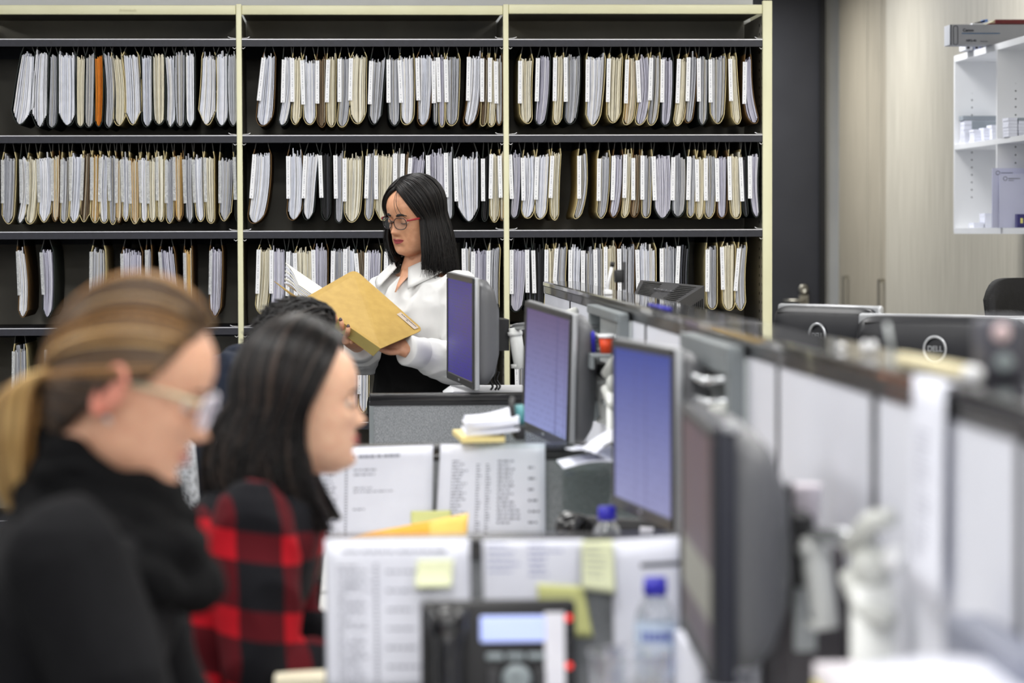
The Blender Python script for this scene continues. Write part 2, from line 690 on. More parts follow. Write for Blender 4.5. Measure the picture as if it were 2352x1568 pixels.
# ------------------------------------------------------------------ hanging files
pap = {
    'w': [(243, 244, 250), (232, 235, 246), (222, 226, 238), (246, 244, 240)],
    'c': [(240, 234, 212), (230, 224, 204), (243, 240, 228), (214, 205, 178)],
    'g': [(196, 198, 206), (180, 183, 192), (210, 212, 218), (186, 182, 172)],
    'l': [(214, 213, 226), (196, 195, 212), (226, 226, 236), (184, 183, 200)],
    'd': [(46, 46, 50), (30, 30, 32), (90, 92, 102), (36, 34, 34)],
    'b': [(120, 100, 76), (96, 80, 62), (150, 128, 100), (190, 180, 160)],
    'm': [(206, 168, 104), (226, 220, 204), (232, 224, 200), (188, 150, 90)],
    'o': [(226, 134, 34), (214, 122, 26), (232, 150, 56), (206, 116, 26)],
}
PM = {k: [mat(f'paper_{k}{i}', c, .85, var=(30, tuple(int(x * .95) for x in c))) for i, c in enumerate(v)] for k, v in pap.items()}
FM = {
    'k': mat('folder_black_green', (30, 40, 36), .6, var=(20, (24, 32, 29)), bump=(200, .1)),
    'n': mat('folder_buff', (226, 210, 160), .65, var=(25, (212, 195, 145)), bump=(200, .1)),
    'b': mat('folder_brown', (124, 92, 50), .65, var=(18, (104, 76, 38)), bump=(200, .1)),
}
m_topshade = mat('folder_top_shade', (38, 36, 32), .5, var=(30, (30, 29, 26)))  # shade below the rail put into a dark colour for the folder tops
# label strip with a column of printed characters
n = NT('file_label')
x, y, z, ov = n.obj()
cellz = n.math('FLOOR', n.math('MULTIPLY', z, 560.))
rn = n.white(n.comb(0., 0., cellz))
on = n.math('MULTIPLY', n.math('GREATER_THAN', rn, .38), n.math('LESS_THAN', n.math('ABSOLUTE', n.math('ADD', x, 0.0)), 0.0013))
n.b.inputs['Roughness'].default_value = .4
n.L.new(n.mixc(on, (.86, .87, .90, 1), (0.42, .43, .48, 1)), n.b.inputs['Base Color'])
m_label = n.m
m_clear = mat('label_clear', (196, 200, 204), .18, spec=.8, alpha=.5, var=(140, (236, 238, 240)), bump=(160, .5))
CODEW = {'w': 'white', 'c': 'cream', 'g': 'grey', 'l': 'lavender', 'd': 'dark', 'b': 'brown', 'm': 'buff', 'o': 'orange'}
FOLDW = {'k': 'dark green', 'n': 'buff', 'b': 'brown'}
FY = RY + .012


def hanging_file(tl, tr, bl, br, ytop, ybot, yrail, code, label, group, lab, rs):
    rnd = random.Random(rs)
    pk, fk = code[0], code[1]
    X = lambda px: P(px, (ytop + ybot) / 2, FY).x
    zt, zb, zr = P(700, ytop, FY).z, P(700, ybot, FY).z, P(700, yrail, FY).z
    tl, tr, bl, br = X(tl), X(tr), X(bl), X(br)
    c0, c1 = (tl + tr) / 2, (bl + br) / 2
    w0, w1 = max((tr - tl) / 2, .004), max((br - bl) / 2, .004)
    bulge = rnd.uniform(.0, .10)
    pw = rnd.uniform(1.7, 3.2)
    bow = rnd.choice((0, 0, rnd.uniform(-.004, .004), rnd.uniform(-.009, .009))) * min(1, w0 / .012)
    def cx(t): return c0 + (c1 - c0) * t ** pw + bow * sin(pi * t)
    def hw(t): return (w0 + (w1 - w0) * t) * (1 + bulge * sin(pi * t))
    rzv = min(max(w1 * 1.8, .020), .058)
    o = thing('hanging_file', label, 'hanging file', (cx(.5), FY, zb), group=group)
    # folder: one sheet running down, around the bottom and up again
    L_, R_ = [], []
    th = .0014
    top_in = rnd.uniform(.45, .95)
    NS = 9
    Hh = zt - zb
    for i in range(NS + 1):
        t = i / NS
        tt = t * (1 - rzv / Hh)
        zz = zt - tt * Hh
        L_.append((cx(tt) - hw(tt) - .0022, zz)); R_.append((cx(tt) + hw(tt) + .0022, zz))
    tt = 1 - rzv / Hh
    xc, wb = cx(tt), hw(tt) + .0022
    xb = c1 + rnd.uniform(-.2, .2) * wb
    arc = []
    parc = rnd.choice((1.1, 1.8, 2.6, 3.2) if lab != 'W' else (1., 1.1, 1.4, 2.0))
    for i in range(1, 12):
        a = pi + pi * i / 12
        s_ = (1 + sin(a))
        k_ = 1 - s_
        arc.append((xc + (xb - xc) * k_ + wb * cos(a), zb + rzv * (1 - abs(sin(a)) ** parc)))
    x_rl, x_rr = cx(0) - hw(0) * top_in, cx(0) + hw(0) * top_in
    sag = [(x_rl + (L_[0][0] - x_rl) * .5, zr - (zr - zt) * .55)]
    sag2 = [(x_rr + (R_[0][0] - x_rr) * .5, zr - (zr - zt) * .55)]
    line = [(x_rl, zr)] + sag + L_ + arc + list(reversed(R_)) + sag2 + [(x_rr, zr)]
    mb = MB()
    pts = [V((a, 0, b)) for a, b in line]
    nor = []
    for i in range(len(pts)):
        d_ = pts[min(i + 1, len(pts) - 1)] - pts[max(i - 1, 0)]
        nor.append(V((d_.z, 0, -d_.x)).normalized())
    y0, y1 = FY, FY + .345
    vs = []
    for p, nn in zip(pts, nor):
        a, b = p + nn * th, p - nn * th * .2
        vs += [V((a.x, y0, a.z)), V((b.x, y0, b.z)), V((b.x, y1, b.z)), V((a.x, y1, a.z))]
    fs = []
    for i in range(len(pts) - 1):
        q, r = 4 * i, 4 * i + 4
        for k in range(4):
            l = (k + 1) % 4
            fs.append((q + k, r + k, r + l, q + l))
    e = 4 * (len(pts) - 1)
    fs += [(0, 1, 2, 3), (e + 3, e + 2, e + 1, e)]
    nl = len(pts) - 1
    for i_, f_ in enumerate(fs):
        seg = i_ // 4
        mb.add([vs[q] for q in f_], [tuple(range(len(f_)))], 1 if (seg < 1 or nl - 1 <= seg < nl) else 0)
    mb.build('folder', [FM[fk], m_topshade], o, True)
    # papers: sheet bundles with uneven tops and edges
    wmean = w0 + w1
    ns = int(min(max(wmean / .0023, 4), 34))
    mb = MB()
    pal = list(range(4))
    for i in range(ns):
        q0 = -1 + 2 * i / ns
        q1 = -1 + 2 * (i + rnd.uniform(.74, 1.02)) / ns
        q0, q1 = q0 * .94, min(q1, 1) * .94
        qm = (q0 + q1) / 2
        ztop = zt - rnd.uniform(-.006, .010) + (rnd.uniform(.005, .02) if rnd.random() < .12 else 0)
        yf = FY + rnd.uniform(-.004, .005)
        if rnd.random() < .15:
            yf += .012
        zend = zb + .003 + rzv * (1 - max(0, 1 - qm * qm) ** (parc / 2)) * .95
        sg = 8
        vs = []
        wob = rnd.uniform(-.0012, .0012)
        for k in range(sg + 1):
            zz = ztop + (zend - ztop) * k / sg
            t = min(max((zt - zz) / Hh, 0), 1)
            pinch = 1 - .22 * max(0, (t - .8) / .2) ** 2
            cc, ww = cx(t), hw(t) * pinch
            dx = wob * sin(pi * k / sg)
            a, b = cc + q0 * ww + dx, cc + q1 * ww + dx
            vs += [V((a, yf, zz)), V((b, yf, zz)), V((b, yf + .30, zz)), V((a, yf + .30, zz))]
        fs = []
        for k in range(sg):
            A = 4 * k
            for j in range(4):
                l = (j + 1) % 4
                fs.append((A + j, A + 4 + j, A + 4 + l, A + l))
        fs += [(0, 1, 2, 3), (4 * sg + 3, 4 * sg + 2, 4 * sg + 1, 4 * sg)]
        mb.add(vs, fs, rnd.choice((0, 0, 1, 1, 2, 3)))
    mb.build('papers', PM[pk], o, True)
    if lab in 'WT':
        lw = .0068 if lab == 'W' else .0054
        z1, z0 = zt - .002 + rnd.uniform(-.004, .004), zt - .152
        xa, xb2 = cx(0) - hw(0) - .001 + rnd.uniform(-.003, .003), cx(.58) - hw(.58) - .001
        ang = -atan2(xb2 - xa, z1 - z0)
        mb = MB().box((0, 0, 0), (lw * 2, .0012, z1 - z0), mi=0)
        lo_ = mb.build('label_strip', m_label if lab == 'W' else m_clear, o)
        I = MW[o.name].inverted()
        lo_.location = I @ V(((xa + xb2) / 2, FY - .0075, (z0 + z1) / 2))
        lo_.rotation_euler = (0, ang, 0)
    return o


ROWS = {
    ('top', 'left', '-', 128, 289, 107): '50,80,20,68,wk 83,111,73,109,wk 115,133,108,128,gk 135,174,134,173,wk 177,196,176,192,ck 199,217,195,212,gk 219,236,218,232,ok 238,260,240,258,gk 257,280,262,285,cn 283,318,288,322,wn 325,349,327,348,wk 352,378,354,376,ck 380,401,381,400,wk 403,425,405,422,gk 427,447,428,446,wk 466,495,453,492,wn 498,524,495,522,wk 525,546,527,544,gk',
    ('top', 'middle', 'W', 134, 288, 107): '606,632,586,622,wb 652,670,637,657,wk 674,692,669,688,cn 696,725,699,724,wn 729,747,730,746,bb 753,771,752,769,cn 781,803,774,796,gn 809,841,806,838,cn 853,886,847,872,gk 893,918,895,917,gk 919,950,922,948,wn 960,994,960,982,wb 997,1005,996,1004,gk 1008,1021,1010,1019,ln 1026,1055,1025,1049,gn 1079,1105,1063,1089,wb 1109,1121,1104,1115,bn 1126,1137,1122,1135,cn 1140,1153,1141,1152,gb',
    ('top', 'right', 'W', 135, 286, 107): '1196,1223,1197,1221,cn 1237,1263,1228,1250,lk 1277,1294,1271,1287,cn 1300,1332,1296,1320,gk 1349,1389,1346,1374,wn 1400,1429,1395,1423,cn 1440,1461,1431,1451,mn 1466,1490,1458,1480,ln 1496,1515,1486,1505,gn 1521,1545,1518,1537,lk 1560,1578,1546,1566,cn 1581,1600,1574,1588,gb 1606,1626,1605,1622,gk 1632,1666,1634,1660,gn 1677,1690,1685,1702,cn 1712,1724,1722,1745,lb',
    ('second', 'left', 'T', 362, 510, 328): '8,36,5,28,gn 48,62,37,51,wk 65,87,57,78,cn 90,119,88,111,wn 122,136,121,132,mb 144,159,139,153,gn 165,191,159,178,wn 193,210,183,202,bn 213,229,208,226,mn 231,249,231,246,wn 252,265,253,264,gn 268,279,267,276,mb 282,296,282,293,wn 299,320,302,318,mn 324,338,325,337,wn 342,357,343,356,cn 361,376,363,374,cn 382,398,383,396,gn 401,420,403,418,mb 425,443,428,443,gk 446,466,453,468,wn 470,491,477,491,cn 506,536,504,526,gn 541,548,541,547,dk',
    ('second', 'middle', 'W', 358, 508, 328): '584,621,567,602,wb 663,693,659,689,wb 702,733,696,717,wk 738,759,740,757,dk 773,788,771,785,gk 793,832,792,823,cn 845,861,838,854,gn 866,904,862,894,cn 908,921,906,918,gk 927,940,926,938,bk 945,978,944,975,lk 985,1021,983,1016,lk 1026,1040,1027,1040,gk 1046,1100,1056,1098,wk 1111,1122,1108,1118,dk 1128,1147,1126,1144,cn 1150,1158,1150,1157,mb',
    ('second', 'right', 'W', 360, 504, 325): '1173,1197,1172,1188,lk 1203,1228,1196,1222,wn 1234,1262,1230,1252,wn 1268,1287,1266,1281,cn 1330,1346,1317,1330,gn 1375,1400,1371,1388,gn 1410,1430,1399,1416,lb 1438,1450,1428,1441,cn 1456,1469,1448,1464,bb 1475,1497,1475,1491,gn 1501,1539,1505,1538,lk 1545,1574,1544,1570,gk 1583,1598,1580,1593,gn 1602,1618,1600,1612,cn 1622,1643,1620,1638,gn 1647,1671,1650,1667,lb 1675,1700,1681,1700,cn 1702,1713,1710,1718,dk 1723,1743,1732,1745,lk',
    ('third', 'left', 'T', 576, 724, 548): '41,56,42,60,wb 97,121,97,118,lk 213,241,204,238,gn 282,326,285,318,lb 338,347,338,346,gb 368,400,378,408,lb 425,440,430,441,mb 484,510,482,503,lb',
    ('third', 'middle', 'W', 576, 720, 548): '595,622,585,611,cn 626,655,620,650,lk 662,675,660,673,gk 680,716,678,712,cn 722,752,720,748,lb 765,789,762,786,gk 794,815,792,812,wk 820,837,820,834,bk 842,876,846,874,ln 886,904,886,902,gk 1067,1083,1066,1080,gk 1086,1119,1086,1116,lk 1124,1148,1124,1145,gn',
    ('third', 'right', 'W', 574, 718, 545): '1177,1208,1172,1197,lk 1211,1221,1214,1222,dk 1226,1248,1226,1246,dk 1255,1272,1250,1268,cn 1278,1301,1274,1298,gn 1312,1334,1312,1332,wk 1340,1364,1340,1362,gk 1368,1384,1370,1384,gn 1391,1414,1391,1412,cb 1424,1457,1424,1455,gb 1465,1505,1467,1503,wn 1521,1553,1522,1552,gk 1559,1581,1560,1580,dk 1624,1646,1626,1646,gn 1660,1688,1662,1686,cn 1698,1714,1690,1712,gn',
    ('fourth', 'left', 'T', 800, 944, 768): '34,60,28,60,gn 109,120,108,122,dk',
    ('fourth', 'middle', 'W', 800, 944, 768): '800,822,798,820,lk 826,846,825,844,wn 1062,1084,1060,1082,gk',
    ('fourth', 'right', 'W', 798, 942, 766): '1188,1208,1186,1204,gk',
}
for (row, bay, lab, yt, yb, yr), txt in ROWS.items():
    items = txt.split()
    for i, it in enumerate(items):
        q = it.split(',')
        v = [float(a) for a in q[:4]]
        code = q[4]
        wpx = v[1] - v[0]
        fat = 'thick ' if wpx > 30 else ('slim ' if wpx < 15 else '')
        lbl = f"{ORD[i + 1]} file from left, {row} shelf of {bay} bay, {fat}{CODEW[code[0]]} papers in {FOLDW[code[1]]} folder"
        rr = random.Random(hash((int(v[0]), yt)) % 9999)
        hanging_file(v[0], v[1], v[2], v[3], yt + rr.uniform(-5, 5), yb + rr.uniform(-4, 4), yr, code, lbl, f'hanging files on the {row} shelf of the {bay} bay', lab,
                     int(v[0] * 7 + yt))
# ------------------------------------------------------------------ fabric, rails, desks
n = NT('divider_fabric')
x, y, z, ov = n.obj()
f1 = n.noise(n.comb(n.math('MULTIPLY', x, 620.), y, n.math('MULTIPLY', z, 200.)), 1., 3.)
f2 = n.noise(ov, 420., 2.)
f = n.math('MULTIPLY', f1, f2)
f = n.math('MULTIPLY', f, 2.1)
n.L.new(n.mixc(f, lin((84, 87, 91)), lin((160, 163, 167))), n.b.inputs['Base Color'])
n.b.inputs['Roughness'].default_value = .95
m_fab = n.m
m_rail = mat('black_rail', (24, 24, 27), .3, coat=.3, bump=(90, .03))
m_ledge = mat('glossy_dark_ledge', (40, 40, 42), .12, coat=.6, var=(3, (34, 34, 36)))
m_panel = mat('white_pinboard', (226, 228, 238), .45, var=(2, (220, 222, 232)))
m_desk = mat('desk_laminate', (214, 214, 212), .45, var=(5, (208, 208, 206)))

PX0, PX1 = .628, .700        # long screen between the two rows of desks
PTOP = 1.297
ls = thing('partition_screen', 'long waist high white panelled screen with a glossy dark top ledge', 'partition', (.664, 5.5, 0))
mb = MB().b2((PX0 + .004, 1.6, .02), (PX1 - .004, 9.05, PTOP - .02))
mb.build('screen_core', mat('core_black', (14, 14, 16), .9), ls, True)
mb = MB()
mb.b2((PX0 - .006, 1.6, PTOP - .004), (PX0 + .10, 9.07, PTOP + .012), bev=.003)
mb.build('top_ledge', m_ledge, ls, True)
MB().b2((PX0 - .004, 1.6, PTOP - .024), (PX0 + .004, 9.07, PTOP - .004)).build('top_rail', m_rail, ls, True)
for a, b in ((9.05, 8.01), (7.99, 7.04), (7.04, 6.235), (6.23, 5.97), (5.95, 5.06), (5.06, 4.405), (4.40, 4.13), (4.105, 3.375), (3.335, 2.635), (2.60, 1.62)):
    MB().b2((PX0 - .002, b, .75), (PX0 + .004, a, PTOP - .026)).build('pin_panel', m_panel, ls, True)
for yy, wd in ((8.0, .010), (5.96, .012), (4.117, .012), (3.355, .020), (2.617, .016)):
    MB().b2((PX0 - .005, yy - wd / 2, .75), (PX0 + .003, yy + wd / 2, PTOP - .026)).build('joint_strip', m_rail, ls, True)
MB().b2((PX1 - .004, 1.62, .75), (PX1 + .002, 9.04, PTOP - .026)).build('rear_panel', m_fab, ls, True)
MB().b2((PX0, 9.05, .02), (PX1, 9.066, PTOP - .005)).build('end_post', m_grey, ls, True)

DIV = [4.08, 5.84, 7.70]
names = ['nearest', 'middle', 'farthest']
DX0 = [-.036, -.036, .055]
for i, yv in enumerate(DIV):
    t = thing('desk_divider', f'{names[i]} of three grey fabric desk dividers with black top rail', 'divider', ((DX0[i] + PX0) / 2, yv, 0), group='fabric desk dividers')
    MB().b2((DX0[i] + .012, yv - .018, .05), (PX0 - .006, yv + .018, 1.012)).build('fabric_panel', m_fab, t, True)
    mb = MB().b2((DX0[i], yv - .022, 1.010), (PX0 - .004, yv + .022, 1.032), bev=.004, seg=2)
    mb.b2((DX0[i], yv - .0235, 1.000), (PX0 - .004, yv + .0235, 1.012), bev=.002)
    mb.build('top_rail', m_rail, t, True)
    MB().b2((DX0[i], yv - .02, 0), (DX0[i] + .012, yv + .02, 1.0)).build('end_post', m_grey, t, True)
cells = [(1.7, 4.05), (4.11, 5.81), (5.87, 7.67), (7.73, 8.14)]
wh = ['nearest desk, in front of the nearest divider', 'second desk, between the nearest and middle dividers', 'third desk, between the middle and farthest dividers', 'desk behind the farthest divider']
for i, (a, b) in enumerate(cells):
    x0 = -.06 if i != 3 else .06
    t = thing('office_desk', 'pale grey ' + wh[i], 'desk', ((x0 + PX0) / 2, (a + b) / 2, 0), group='desks left of the long screen')
    MB().b2((x0, a, .705), (PX0 - .006, b, .73), bev=.003).build('desk_top', m_desk, t, True)
    for xx in (x0 + .08, PX0 - .05):
        for yy in (a + .06, b - .06):
            MB().b2((xx - .02, yy - .02, 0), (xx + .02, yy + .02, .705)).build('leg', m_grey, t, True)
t = thing('office_desk', 'long pale desk on the far side of the white screen', 'desk', (1.25, 5.6, 0))
MB().b2((PX1 + .004, 2.0, .705), (1.85, 9.2, .73), bev=.003).build('desk_top', m_desk, t, True)
for xx in (.78, 1.8):
    for yy in (2.1, 5.6, 9.1):
        MB().b2((xx - .02, yy - .02, 0), (xx + .02, yy + .02, .705)).build('leg', m_grey, t, True)

# grey trays hung on the long screen
m_silver = mat('silver_bar', (200, 203, 206), .25, .7)
m_greyl = mat('tray_back_grey', (186, 191, 192), .5)
for (a, b, lb) in ((7.03, 6.245, 'grey hanging document tray on white screen beyond the orange cup'), (5.05, 4.415, 'grey hanging document tray on white screen above second nearest monitor')):
    t = thing('hanging_tray', lb, 'document tray', (PX0 - .02, (a + b) / 2, 1.0), group='grey trays hung on the white screen')
    x1 = PX0 - .0035
    MB().b2((x1 - .006, b, 1.0), (x1, a, PTOP - .028)).build('back_plate', m_greyl, t, True)
    MB().b2((x1 - .03, b, 1.0), (x1 - .006, b + .05, PTOP - .012), bev=.002).build('side_post', m_grey, t, True)
    MB().b2((x1 - .03, a - .05, 1.0), (x1 - .006, a, PTOP - .012), bev=.002).build('side_post', m_grey, t, True)
    MB().b2((x1 - .034, b + .003, PTOP - (.055 if b < 5 else .03)), (x1 - .007, a - .003, PTOP - .009), bev=.002).build('top_bar', m_grey, t, True)
    for zz, dx in ((1.235, .06), (1.20, .055)):
        MB().tube([V((x1 - .012, b + .05, zz)), V((x1 - dx, b + .07, zz - .004)), V((x1 - dx, a - .07, zz - .004)), V((x1 - .012, a - .05, zz))], .006, 8).build('tray_bar', m_silver, t, True)
    MB().b2((x1 - .055, b + .07, 1.08), (x1 - .012, a - .07, 1.09)).build('tray_floor', m_greyl, t, True)

# ------------------------------------------------------------------ sheets with print
def quad_fn(tl, tr, br, bl, nrm, bulge=0., curl=0.):
    tl, tr, br, bl, nrm = V(tl), V(tr), V(br), V(bl), V(nrm)
    def fn(u, v):
        p = (tl * (1 - u) + tr * u) * (1 - v) + (bl * (1 - u) + br * u) * v
        return p + nrm * (bulge * sin(pi * u) * (.4 + .6 * v) + curl * v * v), nrm
    return fn


def printed(mb, fn, marks, mi=1, lift=.0007):
    """marks: (u0,v0,u1,v1) rectangles laid on the sheet"""
    for u0, v0, u1, v1 in marks:
        k = max(1, int((u1 - u0) * 12))
        vs, fs = [], []
        for i in range(k + 1):
            u = u0 + (u1 - u0) * i / k
            for v in (v0, v1):
                p, nn = fn(u, v)
                vs.append(p + nn * lift)
        for i in range(k):
            fs.append((2 * i, 2 * i + 1, 2 * i + 3, 2 * i + 2))
        mb.add(vs, fs, mi)


def lines(rnd, u0, u1, v0, v1, step, h=.35, words=True, dens=1.):
    out = []
    v = v0
    while v < v1:
        u = u0
        end = u0 + (u1 - u0) * rnd.uniform(.45, 1)
        if rnd.random() < dens:
            while u < end:
                w_ = rnd.uniform(.015, .06)
                out.append((u, v, min(u + w_, end), v + step * h))
                u += w_ + .012
        v += step
    return out


def sheet_px(name, label, cat, px, Y, marks, ink=None, bulge=.004, curl=0., group=None, paper=None, th=.0005):
    pts = [P(a, b, Y) for a, b in px]
    fn = quad_fn(*pts, V((0, -1, 0)), bulge, curl)
    mb = MB().sheet(fn, 10, 8, th)
    printed(mb, fn, marks, 1, th / 2 + .0004)
    return solo(name, label, cat, mb, [paper or m_paper, ink or m_ink], group)


r = random.Random(5)
g = 'printed sheets pinned on the dividers'
mk = [(u, .065, u + .05, .085) for u in (.12, .18, .25, .31, .37, .43, .50, .56, .62, .68, .74, .79)] + lines(r, .08, .2, .17, .98, .03) + [(.335, v / 40 + .16, .36, v / 40 + .172) for v in range(34)] \
    + lines(r, .16, .31, .17, .98, .03, dens=.8) + lines(r, .42, .75, .2, .95, .12, .1) 
sheet_px('printed_sheet', 'white phone list sheet pinned left on the nearest divider, beside the desk phone', 'paper', [(746, 1238), (1078, 1236), (1084, 1600), (752, 1600)], 4.08 - .026, mk, group=g)
mk = lines(r, .05, .38, .06, .5, .10, .22) + lines(r, .45, .80, .07, .55, .09, .25)
sheet_px('handwritten_sheet', 'white sheet with blue handwriting on the nearest divider, right of the phone list', 'paper', [(1108, 1240), (1342, 1238), (1345, 1388), (1112, 1390)], 4.08 - .026, mk, m_inkblue, group=g)
mk = [(.42, .155, 1., .185)] + lines(r, .45, .95, .55, .8, .05, .3)
sheet_px('printed_sheet', 'white sheet at right end of nearest divider behind the water bottle', 'paper', [(1405, 1240), (1560, 1230), (1562, 1600), (1412, 1600)], 4.08 - .0262, mk, m_inkdark, group=g)
mk = [(u, .085, u + .045, .115) for u in (.17, .22, .27, .34, .39, .44, .50, .56, .61, .66)] + lines(r, .04, .16, .2, .98, .045) + [(.225, v / 30 + .17, .245, v / 30 + .188) for v in range(25)] \
    + lines(r, .3, .62, .24, .30, .05, .3) + lines(r, .3, .66, .44, .52, .04, .3) + lines(r, .3, .45, .67, .7, .05, .3)
sheet_px('printed_sheet', 'white contact list pinned left on the middle divider, beside the dark haired woman', 'paper', [(735, 1030), (995, 1022), (992, 1230), (732, 1240)], 5.84 - .028, mk, m_ink, group=g)
mk = lines(r, .12, .28, .18, .98, .035, .4) + lines(r, .35, .40, .22, .98, .03, .4) + lines(r, .44, .49, .22, .98, .03, .4) + lines(r, .55, .78, .18, .9, .045, .4) + lines(r, .84, .95, .25, .9, .12, .2)
sheet_px('printed_sheet', 'white timetable sheet pinned right on the middle divider below the acrylic shelf', 'paper', [(1012, 1020), (1252, 1018), (1253, 1228), (1000, 1228)], 5.84 - .028, mk, m_ink, group=g)
m_sticky = mat('sticky_yellow', (228, 230, 158), .8, var=(6, (222, 224, 150)))
m_stickyp = mat('sticky_pale', (230, 234, 198), .8, var=(6, (224, 228, 190)))
g = 'sticky notes on the dividers'
sheet_px('sticky_note', 'pale yellow curled sticky note on the phone list sheet', 'sticky note', [(958, 1286), (1042, 1284), (1036, 1346), (953, 1348)], 4.08 - .031, [], curl=.012, bulge=0, paper=m_stickyp, group=g)
sheet_px('sticky_note', 'pale yellow note between the handwritten sheet and the right hand sheet', 'sticky note', [(1336, 1242), (1408, 1240), (1412, 1362), (1337, 1352)], 4.08 - .030, lines(r, .1, .8, .1, .8, .12, .2), curl=.008, bulge=0, paper=m_stickyp, group=g)
sheet_px('sticky_note', 'olive yellow note above the desk phone, largest sticky note', 'sticky note', [(1234, 1340), (1340, 1346), (1362, 1462), (1240, 1462)], 4.08 - .033, [], curl=.004, bulge=0, paper=mat('sticky_olive', (204, 206, 140), .8, var=(6, (196, 198, 132))), group=g)
sheet_px('sticky_note', 'yellow sticky note on the middle divider sheets above the buff folder', 'sticky note', [(944, 1174), (1036, 1172), (1036, 1202), (944, 1204)], 5.84 - .033, [], bulge=0, paper=m_sticky, group=g)
# tall sheet hung over the ledge
pts = [V((PX0 - .012, 3.075, 1.313)), V((PX0 - .012, 2.905, 1.313)), V((PX0 - .016, 2.905, 1.075)), V((PX0 - .016, 3.075, 1.085))]
fn = quad_fn(*pts, V((-1, 0, 0)), .006)
mb = MB().sheet(fn, 8, 8, .0005)
mb.b2((PX0 - .012, 2.905, 1.3095), (PX0 + .004, 3.075, 1.3105))
printed(mb, fn, lines(r, .25, .7, .25, .85, .03, .3), 1, .0008)
solo('printed_sheet', 'long white sheet draped over the ledge of the white screen', 'paper', mb, [m_paper, m_ink])
mb = MB().b2((PX0 - .004, 7.12, 1.17), (PX0 - .0025, 7.16, 1.235))
solo('sticky_note', 'orange yellow sticky note on white screen behind the second farthest monitor', 'sticky note', mb, mat('sticky_amber', (224, 170, 50), .8, var=(6, (216, 160, 44))))
# ------------------------------------------------------------------ monitors on arms
def screen_mat(name, top, bot, line, pitch, bands=(), block=None):
    n = NT(name)
    x, y, z, ov = n.obj()
    t = n.math('MULTIPLY_ADD', z, 1 / .27, .5)
    tn = n.N.new('ShaderNodeClamp')
    n.L.new(t, tn.inputs[0])
    base = n.mixc(tn.outputs[0], lin(bot), lin(top))
    row = n.math('MULTIPLY', z, pitch)
    fr = n.math('FRACT', row)
    cell = n.white(n.comb(n.math('FLOOR', n.math('MULTIPLY', x, 90.)), 0., n.math('FLOOR', row)))
    on = n.math('MULTIPLY', n.math('GREATER_THAN', fr, .55), n.math('GREATER_THAN', cell, .45))
    on = n.math('MULTIPLY', on, line)
    c = n.mixc(on, base, (.05, .05, .12, 1))
    for x0, wd in bands:
        bb = n.math('LESS_THAN', n.math('ABSOLUTE', n.math('ADD', x, -x0)), wd)
        c = n.mixc(n.math('MULTIPLY', bb, .35), c, (.08, .07, .2, 1))
    if block:
        q = n.math('MULTIPLY', n.math('LESS_THAN', z, block[0]), n.math('GREATER_THAN', z, block[1]))
        c = n.mixc(q, c, lin(block[2]))
    n.L.new(c, n.b.inputs['Emission Color'])
    n.b.inputs['Emission Strength'].default_value = .85
    n.b.inputs['Base Color'].default_value = (.01, .01, .012, 1)
    n.b.inputs['Roughness'].default_value = .5
    n.b.inputs['Specular IOR Level'].default_value = .2
    return n.m


m_bezel = mat('bezel_grey_black', (46, 46, 47), .45, bump=(600, .04))
m_rim = mat('rim_silver', (176, 178, 182), .3, .5)
m_rimd = mat('rim_navy', (22, 25, 40), .5)
m_case = mat('monitor_case', (90, 91, 95), .45, bump=(500, .06))
m_slot = mat('vent_slot', (14, 14, 15), .8)
m_arm = mat('arm_white', (226, 228, 226), .4, bump=(300, .05))


